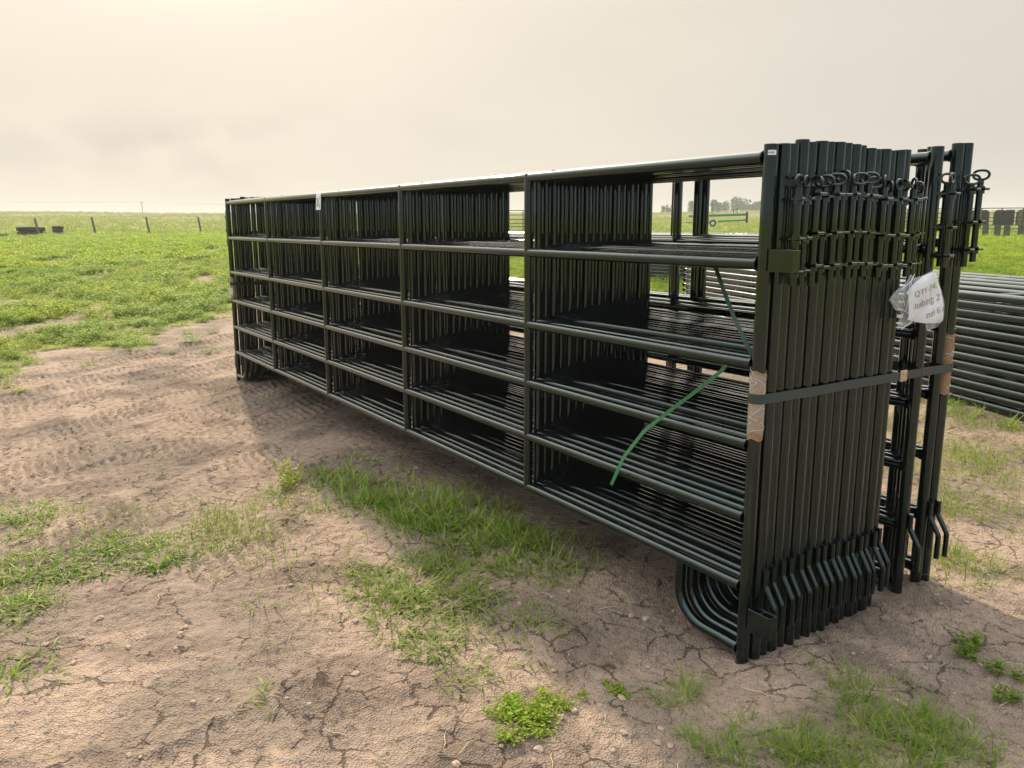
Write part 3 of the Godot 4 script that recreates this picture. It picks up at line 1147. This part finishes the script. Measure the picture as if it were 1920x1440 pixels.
func build_far_things() -> void:
	var posts := [[-62.19, -2.16, -0.09, "wooden fence post leaning left before the big stacked tyres"], [-61.88, -5.53, -0.10, "wooden fence post right of the small tyre stack"], [-61.39, -8.89, -0.07, "wooden fence post under the far utility pole"], [-62.67, -12.68, -0.06, "wooden fence post nearest the standing panel bundle"]]
	var sh := Shape.new()
	sh.tube(PackedVector3Array([Vector3(0, -0.2, 0), Vector3(0, 0.5, 0.005), Vector3(0, 1.17, 0), Vector3(0, 1.2, 0)]), [0.075, 0.07, 0.066, 0.05], 9)
	var pm := sh.done()
	for p in posts:
		var o := part("fence_post", pm, M.post_wood, self, Vector3(p[0], ground_height(p[0], p[1]), p[1]))
		o.rotation = Vector3(p[2] * -0.4, 0, 0.02) + Vector3(0.10, 0, 0)
		tag(o, p[3], "fence post", "fence posts along the pasture")
	# tyres
	var big := tyre_mesh(0.84, 0.32)
	var gy := ground_height(-64.2, -1.8)
	for k in 2:
		var t := thing("tyre", ["large black tyre lying under another, behind the leftmost fence post", "large black tyre lying on top of another, behind the leftmost fence post"][k], "tyre", Vector3(-64.2 - 0.05 * k, gy + 0.32 * k, -1.82), k * 0.4, "stacked tyres in the pasture")
		part("carcass", big[0], M.rubber, t)
		part("tread", big[1], M.rubber, t)
	var small := tyre_mesh(0.335, 0.2)
	gy = ground_height(-64.1, -3.45)
	for k in 3:
		var t := thing("tyre", ["small black tyre at the bottom of the stack of three", "small black tyre in the middle of the stack of three", "small black tyre on top of the stack of three"][k], "tyre", Vector3(-64.1, gy + 0.205 * k, -3.45 + 0.015 * (k % 2)), k * 0.3, "stacked tyres in the pasture")
		part("carcass", small[0], M.rubber, t)
		part("tread", small[1], M.rubber, t)
	# low rusty frame cut by the left edge
	var rk := thing("rusty_frame", "low rusty steel frame in the grass at the far left edge", "frame", Vector3(-64.0, ground_height(-64.0, -0.1), 0.1), 0.1)
	var a := Shape.new()
	a.box(Vector3(0, 0.22, 0), Vector3(0.9, 0.07, 1.1), Basis(Vector3.RIGHT, 0.05), 0.01)
	part("top_beam", a, M.rust, rk)
	for z in [-0.45, 0.4]:
		var l := Shape.new()
		l.box(Vector3(0, 0.09, z), Vector3(0.8, 0.18, 0.08), Basis.IDENTITY, 0.01)
		part("skid", l, M.rust, rk)
	# utility pole and its wires on the crest
	var px := -410.0
	var pz := -67.0
	var py := swell(px, pz)
	var up := thing("utility_pole", "lone utility pole standing on the pasture crest at left", "utility pole", Vector3(px, py - 0.5, pz))
	var s := Shape.new()
	s.tube(line(Vector3(0, -1, 0), Vector3(0.0, 7.6, 0.25)), [0.2, 0.15], 8)
	part("pole", s, M.post_wood, up)
	var arm := Shape.new()
	arm.box(Vector3(0, 7.2, 0.25), Vector3(0.12, 0.14, 1.8), Basis(Vector3.RIGHT, 0.05))
	part("crossarm", arm, M.post_wood, up)
	for z in [-0.6, 1.1]:
		var wire := Shape.new()
		for side in [-1.0, 1.0]:
			var p := PackedVector3Array()
			for k in 13:
				var f := k / 12.0
				p.append(Vector3(6.0 * f * side, 7.3 - 3.2 * f * (1.0 - f), z + 150.0 * f * side))
			wire.tube(p, 0.028, 4, false)
		part("wire", wire, M.dark_steel, up)
	# green transport trailer
	var tr := thing("trailer", "long green implement trailer with a white hubbed wheel, seen through the top bay", "trailer", Vector3(-38.2, 1.05, -40.8), 0.0)
	tr.rotation.y = atan2(2.27, 2.53) * -1.0 + PI * 0.5
	tr.rotation.y = 0.0
	var ax := Vector3(2.53, 0, -2.27).normalized()
	tr.basis = Basis(ax, Vector3.UP, ax.cross(Vector3.UP))
	var bm := Shape.new()
	bm.box(Vector3(0.1, 0.98, 0), Vector3(3.9, 0.15, 0.16), Basis(Vector3.BACK, 0.028), 0.01)
	part("upper_beam", bm, M.trailer, tr)
	var lb := Shape.new()
	lb.box(Vector3(1.05, 0.62, 0), Vector3(1.9, 0.10, 0.12), Basis(Vector3.BACK, 0.05), 0.01)
	lb.box(Vector3(-1.5, 0.50, 0), Vector3(1.1, 0.07, 0.10), Basis.IDENTITY, 0.01)
	part("lower_beam", lb, M.trailer, tr)
	var br := Shape.new()
	br.box(Vector3(-1.05, 0.74, 0), Vector3(0.5, 0.10, 0.12), Basis(Vector3.BACK, -0.5), 0.01)
	br.box(Vector3(-0.55, 0.52, 0), Vector3(0.9, 0.10, 0.14), Basis.IDENTITY, 0.01)
	br.box(Vector3(-0.95, 0.62, 0), Vector3(0.10, 0.4, 0.12), Basis.IDENTITY, 0.01)
	part("axle_carriage", br, M.trailer, tr)
	var ep := Shape.new()
	ep.box(Vector3(1.98, 0.85, 0), Vector3(0.14, 0.75, 0.2), Basis.IDENTITY, 0.02)
	part("end_stand", ep, M.dark_steel, tr)
	for x in [-0.22, -1.05]:
		var wh := Shape.new()
		var flat := Basis(Vector3.RIGHT, PI * 0.5)
		wh.lathe(Vector3(x, 0.47, 0.30), PackedVector2Array([Vector2(0.12, -0.07), Vector2(0.19, -0.08), Vector2(0.225, -0.04), Vector2(0.225, 0.04), Vector2(0.19, 0.08), Vector2(0.12, 0.07)]), 24, flat)
		var wm := part("wheel", wh, M.rubber, tr)
		var rmm := Shape.new()
		rmm.lathe(Vector3(x, 0.47, 0.30), PackedVector2Array([Vector2(0.13, 0.06), Vector2(0.10, 0.045), Vector2(0.05, 0.05), Vector2(0.0, 0.06)]), 20, flat)
		part("rim", rmm, M.white if x > -0.5 else M.dark_steel, wm)
	for q in [[-0.30, 1.05, 0.75], [-1.0, 1.05, 0.45], [1.35, 1.1, 0.35], [1.12, 1.1, 0.30]]:
		var ms := Shape.new()
		ms.tube(line(Vector3(q[0], q[1], 0), Vector3(q[0] - 0.03, q[1] + q[2], 0)), 0.025, 6)
		part("stake", ms, M.dark_steel, tr)
	# wooden skid
	var cr := thing("wooden_skid", "pale timber skid with square openings before the green trailer", "skid", Vector3(-29.3, swell(-29.1, -30.8), -30.7))
	cr.basis = Basis(ax, Vector3.UP, ax.cross(Vector3.UP))
	for y in [0.27, 0.05]:
		var b := Shape.new()
		b.box(Vector3(0, y + 0.1, 0), Vector3(1.05, 0.06, 0.5), Basis.IDENTITY, 0.008)
		part("deck", b, M.timber, cr)
	for x in [-0.46, -0.12, 0.12, 0.46]:
		var b := Shape.new()
		b.box(Vector3(x, 0.21, 0), Vector3(0.09, 0.152, 0.46), Basis.IDENTITY, 0.008)
		part("block", b, M.timber if absf(x) > 0.3 else M.rust, cr)
	build_trees()

func crown_mesh(seed_: int, w: float, h: float, pointed: bool) -> ArrayMesh:
	var r := RandomNumberGenerator.new()
	r.seed = seed_
	var s := Shape.new()
	var lobes := []
	for k in 9:
		var f := r.randf()
		var rad := w * (0.5 if not pointed else 0.42 * (1.0 - f) + 0.05)
		var a := r.randf_range(0, TAU)
		var q := r.randf() * 0.6
		lobes.append([Vector3(cos(a) * rad * q, h * (0.22 + 0.68 * f), sin(a) * rad * q), (w * 0.28 if not pointed else rad * 0.7 + 0.12) * r.randf_range(0.7, 1.15)])
	for l in lobes:
		for k in 130:
			var d := Vector3(r.randfn(), r.randfn(), r.randfn()).normalized()
			var p: Vector3 = l[0] + d * l[1] * pow(r.randf(), 0.4)
			var q := (d + Vector3(r.randfn(), r.randfn(), r.randfn()) * 0.6).normalized()
			var e := q.cross(Vector3(0.3, 1, 0.2)).normalized() * r.randf_range(0.14, 0.30)
			var g := q.cross(e).normalized() * r.randf_range(0.12, 0.25)
			var t := r.randf_range(0.7, 1.2)
			s.tint = Color(0.050 * t, 0.105 * t, 0.040 * t)
			s.quad(p - e, p - g, p + e, p + g, q)
	return s.done()

func build_trees() -> void:
	var list := [[1238, 335.0, 3.4, 2.2, 0], [1246, 320.0, 4.0, 2.6, 1], [1253, 330.0, 3.6, 2.2, 1], [1262, 326.0, 3.0, 2.6, 0], [1290, 318.0, 3.6, 5.5, 0], [1294, 360.0, 5.4, 6.0, 0], [1330, 318.0, 4.4, 4.0, 0], [1338, 300.0, 3.8, 4.5, 0], [1352, 340.0, 4.9, 4.5, 0], [1364, 345.0, 7.4, 3.0, 1], [1371, 330.0, 5.8, 5.5, 0], [1385, 336.0, 5.4, 6.0, 0], [1396, 330.0, 5.6, 2.6, 1], [1406, 322.0, 4.2, 4.5, 0], [1417, 330.0, 4.4, 5.5, 0], [1428, 326.0, 4.2, 5.0, 0], [1711, 300.0, 3.4, 5.0, 0], [1722, 305.0, 3.0, 4.0, 0]]
	var sight := ["left of the rear uprights", "between the rear uprights", "over the green trailer", "at the right of the top bay", "in the gap by the rear posts"]
	var order := ["small pale", "thin pointed", "narrow", "low round", "broad", "tall hazy", "rounded", "low spreading", "bushy", "tallest spiky", "full rounded", "wide hazy", "slim pointed", "short", "spreading", "half hidden", "broad low", "small low"]
	for k in list.size():
		var q: Array = list[k]
		# bearing of the tree as seen across the pasture, from the survey of the site
		var yaw: float = 0.990 - atan((q[0] - 960.0) / 1537.4)
		var x: float = EYE.x - sin(yaw) * q[1]
		var z: float = EYE.z - cos(yaw) * q[1]
		var at := Vector3(x, swell(x, z) - 0.6, z)
		var place: String = sight[0] if q[0] < 1270 else sight[1] if q[0] < 1300 else sight[2] if q[0] < 1390 else sight[3] if q[0] < 1500 else sight[4]
		var t := thing("tree", "%s tree in the haze on the skyline %s" % [order[k], place], "tree", at, k * 1.3, "hazy trees on the skyline")
		var tk := Shape.new()
		tk.tube(PackedVector3Array([Vector3(0, -0.3, 0), Vector3(0.05, q[2] * 0.4, 0), Vector3(0, q[2] * 0.8, 0.05)]), [0.22, 0.15, 0.05], 7)
		part("trunk", tk, M.bark, t)
		part("crown", crown_mesh(100 + k, q[3], q[2] + 0.5, q[4] == 1), M.tree_leaf, t)

# ---------------------------------------------------------------- plants
func blade(s: Shape, root: Vector3, dir: float, length: float, lean: float, width: float, curl: float, tint: Color) -> void:
	var f := Vector3(cos(dir), 0, sin(dir))
	var w := Vector3(-sin(dir), 0, cos(dir))
	var p := root
	var ang := lean
	var seg := 4
	s.tint = tint
	var prev := -1
	for k in seg + 1:
		var t := float(k) / seg
		var hw := width * (1.0 - pow(t, 1.6)) * 0.5 + 0.0002
		var along := f * sin(ang) + Vector3.UP * cos(ang)
		var n := (f * cos(ang) * -1.0 + Vector3.UP * sin(ang)).normalized()
		var a := s.vert(p - w * hw, n)
		s.vert(p + w * hw, n)
		if prev >= 0:
			s.tri(prev, prev + 1, a + 1); s.tri(prev, a + 1, a)
		prev = a
		p += along * length / seg
		ang += curl / seg

func tuft(seed_: int, count: int, spread: float, tall: float, lean: float, width: float, dry: float) -> ArrayMesh:
	var r := RandomNumberGenerator.new()
	r.seed = seed_
	var s := Shape.new()
	for k in count:
		var a := r.randf_range(0, TAU)
		var d := spread * sqrt(r.randf())
		var root := Vector3(cos(a) * d, -0.008, sin(a) * d)
		var t := r.randf_range(0.75, 1.25)
		var col := Color(0.290 * t, 0.345 * t, 0.075 * t).lerp(Color(0.090, 0.170, 0.034), r.randf() * 0.7)
		if r.randf() < dry:
			col = Color(0.34, 0.28, 0.13) * r.randf_range(0.7, 1.1)
		blade(s, root, a + r.randf_range(-1.0, 1.0), tall * r.randf_range(0.45, 1.1), lean * r.randf_range(0.2, 1.2), width * r.randf_range(0.6, 1.2), r.randf_range(0.3, 1.5), col)
	return s.done()

func leafy(seed_: int, stems: int, spread: float, tall: float, size: float, per: int, base: Color) -> ArrayMesh:
	var r := RandomNumberGenerator.new()
	r.seed = seed_
	var s := Shape.new()
	for k in stems:
		var a := r.randf_range(0, TAU)
		var d := spread * sqrt(r.randf())
		var top := Vector3(cos(a) * d, tall * r.randf_range(0.35, 1.0), sin(a) * d)
		var root := Vector3(cos(a) * d * 0.35, -0.01, sin(a) * d * 0.35)
		s.tint = base * 0.75
		var sw := Vector3(-sin(a), 0, cos(a)) * 0.0012
		var q := s.vert(root - sw, Vector3(cos(a), 0.3, sin(a)).normalized())
		s.vert(root + sw, Vector3(cos(a), 0.3, sin(a)).normalized())
		s.vert(top, Vector3(cos(a), 0.3, sin(a)).normalized())
		s.tri(q, q + 1, q + 2)
		for j in per:
			var f := r.randf_range(0.3, 1.0)
			var c := root.lerp(top, f)
			var b := r.randf_range(0, TAU)
			var out := Vector3(cos(b), r.randf_range(-0.1, 0.7), sin(b)).normalized()
			var side := out.cross(Vector3.UP).normalized()
			var n := side.cross(out).normalized()
			if n.y < 0.0:
				n = -n
			n = (n + Vector3(r.randfn(), 0, r.randfn()) * 0.25).normalized()
			var l := size * r.randf_range(0.6, 1.25)
			var t := r.randf_range(0.7, 1.3)
			s.tint = Color(base.r * t, base.g * t, base.b * t)
			var p0 := c + out * l * 0.1
			var m := c + out * l * 0.55 - n * l * 0.05
			var v0 := s.vert(p0, n)
			s.vert(m + side * l * 0.30, (n + side * 0.3).normalized())
			s.vert(m - side * l * 0.30, (n - side * 0.3).normalized())
			s.vert(c + out * l - n * l * 0.15, n)
			s.tri(v0, v0 + 1, v0 + 3); s.tri(v0, v0 + 3, v0 + 2)
	return s.done()

func spot(x: float, z: float, size: float, lean := 0.15) -> Transform3D:
	var b := Basis(Vector3.UP, rng.randf_range(0, TAU)) * Basis(Vector3.RIGHT, rng.randf_range(-lean, lean))
	return Transform3D(b.scaled(Vector3.ONE * size), Vector3(x, ground_height(x, z), z))

func patch(called: String, mesh: Mesh, material: Material, blobs: Array, label: String, category: String, size_lo := 0.7, size_hi := 1.25) -> void:
	# blobs: (x, z, radius along x, radius along z, how many)
	var places := []
	for b in blobs:
		for k in b[4]:
			var a := rng.randf_range(0, TAU)
			var d := pow(rng.randf(), 0.62)
			var x: float = b[0] + cos(a) * d * b[2]
			var z: float = b[1] + sin(a) * d * b[3]
			if mid_noise.get_noise_2d(x * 5.0 + 70.0, z * 5.0) < -0.18:
				continue
			places.append(spot(x, z, rng.randf_range(size_lo, size_hi) * (1.15 - 0.5 * d)))
	scatter(called, mesh, material, places, label, category)

func build_plants() -> void:
	var fine := tuft(1, 8, 0.06, 0.155, 0.75, 0.0052, 0.18)
	var lush := tuft(2, 11, 0.080, 0.112, 1.1, 0.0082, 0.14)
	var flat := tuft(3, 10, 0.075, 0.110, 1.35, 0.0075, 0.26)
	var thin := tuft(4, 9, 0.07, 0.11, 1.0, 0.0040, 0.35)
	patch("grass", lush, M.grass, [[-1.75, 0.14, 0.70, 0.34, 250], [-2.35, 0.40, 0.55, 0.20, 120], [-1.30, 0.02, 0.55, 0.26, 130], [-2.0, 0.18, 1.05, 0.42, 130]], "lush green grass patch in the shade along the bottom rail", "grass")
	patch("grass", flat, M.grass, [[-1.15, 0.62, 0.46, 0.25, 160], [-1.0, 0.82, 0.24, 0.16, 60], [-0.95, 0.40, 0.42, 0.24, 70], [-0.62, 0.80, 0.26, 0.11, 34], [-0.85, 0.55, 0.6, 0.35, 40]], "thinning sprawling grass in front of the lush patch", "grass")
	patch("grass", flat, M.grass, [[-2.15, 1.70, 0.28, 0.42, 170], [-2.02, 1.40, 0.17, 0.30, 80], [-2.05, 1.98, 0.38, 0.28, 140], [-2.85, 1.92, 0.38, 0.24, 90], [-1.75, 2.02, 0.25, 0.25, 60], [-1.25, 2.02, 0.14, 0.12, 20]], "long band of flattened bright grass at the left edge", "grass")
	patch("grass", thin, M.grass, [[-2.15, 1.08, 0.34, 0.24, 90], [-2.42, 1.15, 0.35, 0.32, 50], [-2.4, 0.75, 0.30, 0.18, 60], [-1.6, 1.0, 0.5, 0.35, 30], [-2.6, 1.6, 0.5, 0.3, 40]], "thin pale grass between the left band and the shade", "grass")
	patch("grass", fine, M.grass, [[0.50, -0.12, 0.20, 0.23, 78], [0.34, -0.15, 0.15, 0.13, 30], [0.62, -0.08, 0.16, 0.20, 44], [0.56, 0.02, 0.16, 0.20, 36], [0.45, 0.0, 0.34, 0.34, 44]], "fresh upright grass in the lower right corner", "grass", 0.5, 1.0)
	patch("grass", fine, M.grass, [[0.42, 0.22, 0.14, 0.14, 48], [0.30, 0.40, 0.13, 0.11, 40], [0.08, 0.31, 0.10, 0.09, 18], [0.52, 0.24, 0.12, 0.10, 28], [0.25, 0.25, 0.3, 0.2, 26]], "scattered upright grass in front of the near post", "grass", 0.5, 0.95)
	patch("grass", thin, M.grass, [[0.02, -1.34, 0.25, 0.16, 60], [-0.34, -1.90, 0.35, 0.25, 80], [-0.66, -2.70, 0.6, 0.4, 170], [-0.44, -2.40, 0.5, 0.3, 90], [-1.2, -3.2, 0.9, 0.4, 160], [0.1, -1.15, 0.14, 0.1, 24], [-0.8, -2.2, 0.4, 0.3, 50], [0.3, -2.0, 0.5, 0.5, 70], [-2.4, -3.0, 1.2, 0.5, 120]], "sparse dry-tipped grass on the dirt between the two bundles", "grass")
	patch("grass", lush, M.grass, [[-0.9, -3.60, 0.5, 0.12, 60], [-1.6, -3.85, 0.6, 0.14, 80], [-2.6, -4.22, 0.8, 0.18, 100], [-3.8, -4.65, 0.9, 0.2, 100]], "weeds and grass along the foot of the flat-lying bundle", "grass")
	# isolated tufts
	var lone := [[-1.309, 1.215, lush, "lone sprawling grass tuft on cracked dirt left of centre"], [-0.999, 1.231, thin, "small lone grass tuft below the sprawling one left of centre"], [-1.142, 1.98, flat, "grass tuft at the lower left edge"], [-0.736, 0.465, flat, "lone grass tuft right of the thinning patch"], [-0.405, 0.527, flat, "lone dark grass tuft left of the near skid foot"], [-0.451, 0.259, thin, "thin wispy grass tuft beside the near skid foot"], [0.02, 0.36, fine, "small upright grass tuft below the near post"], [-0.62, 1.36, flat, "small wilted tuft low in the middle foreground"]]
	for q in lone:
		var o := part("grass_tuft", q[2], M.grass, self)
		o.transform = spot(q[0], q[1], 0.95)
		tag(o, q[3], "grass tuft")
	# leafy weeds
	var clover := leafy(11, 15, 0.055, 0.034, 0.014, 7, Color(0.255, 0.340, 0.045))
	patch("clover", clover, M.weed, [[-0.13, 0.76, 0.13, 0.09, 17], [-0.18, 0.65, 0.08, 0.07, 9], [-0.06, 0.84, 0.08, 0.05, 5]], "bright green clover mat low in the foreground", "clover")
	patch("clover", clover, M.weed, [[-0.20, 0.52, 0.09, 0.06, 7], [-0.12, 0.47, 0.08, 0.05, 5]], "darker clover behind the bright clover mat", "clover", 0.6, 0.9)
	var bushy := leafy(12, 22, 0.10, 0.14, 0.026, 10, Color(0.280, 0.330, 0.020))
	for q in [[-2.756, 0.60, 1.0, "yellow green leafy weed at the corner of the shaded grass"], [-2.60, 0.66, 0.7, "smaller leafy weed beside the yellow green one"]]:
		var o := part("leafy_weed", bushy, M.weed, self)
		o.transform = spot(q[0], q[1], q[2])
		tag(o, q[3], "weed")
	var creeping := leafy(13, 14, 0.07, 0.05, 0.020, 8, Color(0.165, 0.255, 0.024))
	for q in [[0.404, -0.69, 1.0, "leafy weed on the dirt right of the hooks"], [0.43, -0.62, 0.8, "leafy weed below the one right of the hooks"], [0.535, -0.586, 0.8, "small creeping weed near the right edge"], [0.62, -0.45, 0.9, "creeping weed lowest at the right edge"], [0.60, -0.62, 0.7, "tiny weed at the right edge above the creeping ones"]]:
		var o := part("leafy_weed", creeping, M.weed, self)
		o.transform = spot(q[0], q[1], q[2])
		tag(o, q[3], "weed")
	build_pasture()
	build_litter()
	# rough tall grass on the far slope
	var rough := tuft(31, 16, 0.25, 0.42, 0.5, 0.028, 0.55)
	var r := RandomNumberGenerator.new()
	r.seed = 77
	var places := []
	var tints := PackedColorArray()
	for k in 26000:
		var d := sqrt(lerpf(62.0 * 62.0, 330.0 * 330.0, pow(r.randf(), 1.5)))
		var yaw := 0.990 + r.randf_range(-0.66, 0.66)
		var x := EYE.x - sin(yaw) * d
		var z := EYE.z - cos(yaw) * d
		var size := r.randf_range(0.5, 1.1) * (1.0 + d / 220.0)
		places.append(Transform3D(Basis(Vector3.UP, r.randf_range(0, TAU)).scaled(Vector3(size, size * 0.8, size)), Vector3(x, swell(x, z) - 0.02, z)))
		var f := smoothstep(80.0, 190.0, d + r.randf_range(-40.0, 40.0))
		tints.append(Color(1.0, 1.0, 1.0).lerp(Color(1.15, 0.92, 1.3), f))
	scatter("rough_grass", rough, M.grass, places, "rough tall drying grass on the far pasture slope", "grass", tints)

func build_pasture() -> void:
	var clumps := [leafy(21, 20, 0.17, 0.13, 0.030, 9, Color(0.345, 0.390, 0.055)), leafy(22, 24, 0.22, 0.17, 0.036, 9, Color(0.265, 0.340, 0.055)), leafy(23, 18, 0.28, 0.16, 0.06, 8, Color(0.335, 0.380, 0.060))]
	var sets := [[], [], []]
	var tints := [PackedColorArray(), PackedColorArray(), PackedColorArray()]
	var r := RandomNumberGenerator.new()
	r.seed = 5
	var ring := [[7.0, 14.0, 34.0], [14.0, 26.0, 24.0], [26.0, 44.0, 12.0], [44.0, 66.0, 5.0]]
	for q in ring:
		var area: float = 0.5 * 1.36 * (q[1] * q[1] - q[0] * q[0])
		for k in int(area * q[2]):
			var d := sqrt(lerpf(q[0] * q[0], q[1] * q[1], r.randf()))
			var yaw := 0.990 + r.randf_range(-0.68, 0.68)
			var x := EYE.x - sin(yaw) * d
			var z := EYE.z - cos(yaw) * d
			var g := green_cover(x, z)
			if g < r.randf_range(-0.25, 0.25) and not (g > -1.6 and r.randf() < 0.03):
				continue
			var bd := bare(x, z)
			if bd > r.randf_range(0.29, 0.37):
				continue
			if z > -8.2 and z < -3.4 and x > -7.2:
				continue
			var kind := 2 if d > 26.0 else (1 if mid_noise.get_noise_2d(x * 0.8 + 7.0, z * 0.8) > 0.05 else 0)
			var size := r.randf_range(0.55, 1.2) * (0.8 + 0.5 * smoothstep(0.0, 2.5, g)) * (1.0 + 0.35 * big_noise.get_noise_2d(x * 0.9, z * 0.9))
			var b := Basis(Vector3.UP, r.randf_range(0, TAU)).scaled(Vector3(size, size * r.randf_range(0.7, 1.2), size))
			sets[kind].append(Transform3D(b, Vector3(x, ground_height(x, z) - 0.005, z)))
			var y := big_noise.get_noise_2d(x * 0.45 + 31.0, z * 0.45)
			var t := r.randf_range(0.82, 1.12)
			tints[kind].append(Color(t * (1.0 + 0.35 * y), t * (1.0 + 0.10 * y), t * (1.0 - 0.2 * y)))
	var labels := ["low bright weeds covering the pasture edge behind the dirt", "taller darker weed clumps mixed through the near pasture", "distant green weed cover out to the fence line"]
	for k in 3:
		scatter("pasture_weeds", clumps[k], M.weed, sets[k], labels[k], "weeds", tints[k])

func build_litter() -> void:
	var r := RandomNumberGenerator.new()
	r.seed = 9
	# crumbs of dry earth
	var s := Shape.new()
	var sp := SphereMesh.new()
	sp.radius = 1.0; sp.height = 1.5; sp.radial_segments = 7; sp.rings = 4
	var a := sp.get_mesh_arrays()
	var vv: PackedVector3Array = a[Mesh.ARRAY_VERTEX]
	var ii: PackedInt32Array = a[Mesh.ARRAY_INDEX]
	for k in ii.size():
		var p := vv[ii[k]]
		p *= 1.0 + 0.28 * sin(p.x * 5.1 + p.y * 3.3) * cos(p.z * 4.7)
		s.v.append(p)
	for k in range(0, ii.size(), 3):
		var n := (s.v[k + 1] - s.v[k]).cross(s.v[k + 2] - s.v[k])
		n = n.normalized() if n.length() > 1e-6 else Vector3.UP
		if n.dot(s.v[k]) < 0.0:
			n = -n
		for j in 3:
			s.n.append(n); s.c.append(Color.WHITE); s.u.append(Vector2.ZERO); s.i.append(k + j)
	var m := s.done()
	var places := []
	for k in 11000:
		var x := r.randf_range(-7.5, 1.4)
		var z := r.randf_range(-3.8, 2.2)
		if r.randf() < 0.5:
			x = r.randf_range(-3.0, 1.2)
		if mid_noise.get_noise_2d(x * 3.0, z * 3.0 + 20.0) < r.randf_range(-0.2, 0.35):
			continue
		var size := 0.0020 + 0.0125 * pow(r.randf(), 6.0)
		var b := Basis(Vector3(r.randfn(), r.randfn(), r.randfn()).normalized(), r.randf_range(0, TAU)).scaled(Vector3(size * r.randf_range(0.8, 1.6), size * 0.7, size))
		places.append(Transform3D(b, Vector3(x, ground_height(x, z) + size * 0.2, z)))
	scatter("dirt_clods", m, M.clod, places, "loose crumbs and clods scattered over the bare dirt", "dirt clods")
	var st := Shape.new()
	st.tube(PackedVector3Array([Vector3(-0.03, 0, 0), Vector3(-0.01, 0.004, 0.002), Vector3(0.012, 0.003, -0.002), Vector3(0.032, 0.0, 0.003)]), [0.0007, 0.0010, 0.0010, 0.0005], 5)
	var sm := st.done()
	places = []
	for k in 900:
		var x := r.randf_range(-4.5, 1.3)
		var z := r.randf_range(-3.6, 2.1)
		var size := r.randf_range(0.4, 1.6)
		var b := Basis(Vector3.UP, r.randf_range(0, TAU)).scaled(Vector3(size, size, size))
		places.append(Transform3D(b, Vector3(x, ground_height(x, z) + 0.002, z)))
	scatter("straw", sm, M.straw, places, "dry straw bits lying on the bare dirt", "straw")

# ---------------------------------------------------------------- scene
func _ready() -> void:
	var cam := Camera3D.new()
	cam.name = "camera"
	cam.fov = 50.19
	cam.near = 0.05
	cam.far = 2000.0
	cam.position = EYE
	cam.rotation = Vector3(-0.192, 0.990, -0.001)
	add_child(cam)
	var env := Environment.new()
	env.background_mode = Environment.BG_SKY
	var pano := PanoramaSkyMaterial.new()
	pano.panorama = sky_panorama()
	pano.energy_multiplier = 0.80
	var sky := Sky.new()
	sky.sky_material = pano
	env.sky = sky
	env.tonemap_mode = Environment.TONE_MAPPER_LINEAR
	env.tonemap_exposure = 1.32
	env.sdfgi_enabled = true
	env.ssao_enabled = true
	env.ssil_enabled = true
	env.fog_enabled = true
	env.fog_density = 0.0009
	env.fog_light_color = Color(0.90, 0.91, 0.88)
	var we := WorldEnvironment.new()
	we.name = "world_environment"
	we.environment = env
	add_child(we)
	var sun := DirectionalLight3D.new()
	sun.name = "sun"
	sun.light_energy = 1.6
	sun.light_color = Color(1.0, 0.915, 0.79)
	sun.light_angular_distance = 1.6
	sun.shadow_enabled = true
	add_child(sun)
	sun.look_at_from_position(sun_towards() * 50.0, Vector3.ZERO, Vector3.UP)

	rng.seed = 7
	big_noise.seed = 2; big_noise.frequency = 0.55; big_noise.fractal_octaves = 3
	mid_noise.seed = 4; mid_noise.frequency = 0.9; mid_noise.fractal_octaves = 3
	fine_noise.seed = 6; fine_noise.frequency = 11.0; fine_noise.fractal_octaves = 3
	patch_noise.seed = 14; patch_noise.frequency = 0.28; patch_noise.fractal_octaves = 4

	make_materials()
	build_ground()
	build_standing_bundle()
	build_bindings()
	build_bag()
	build_flat_bundle()
	build_far_bundles()
	build_far_things()
	build_plants()
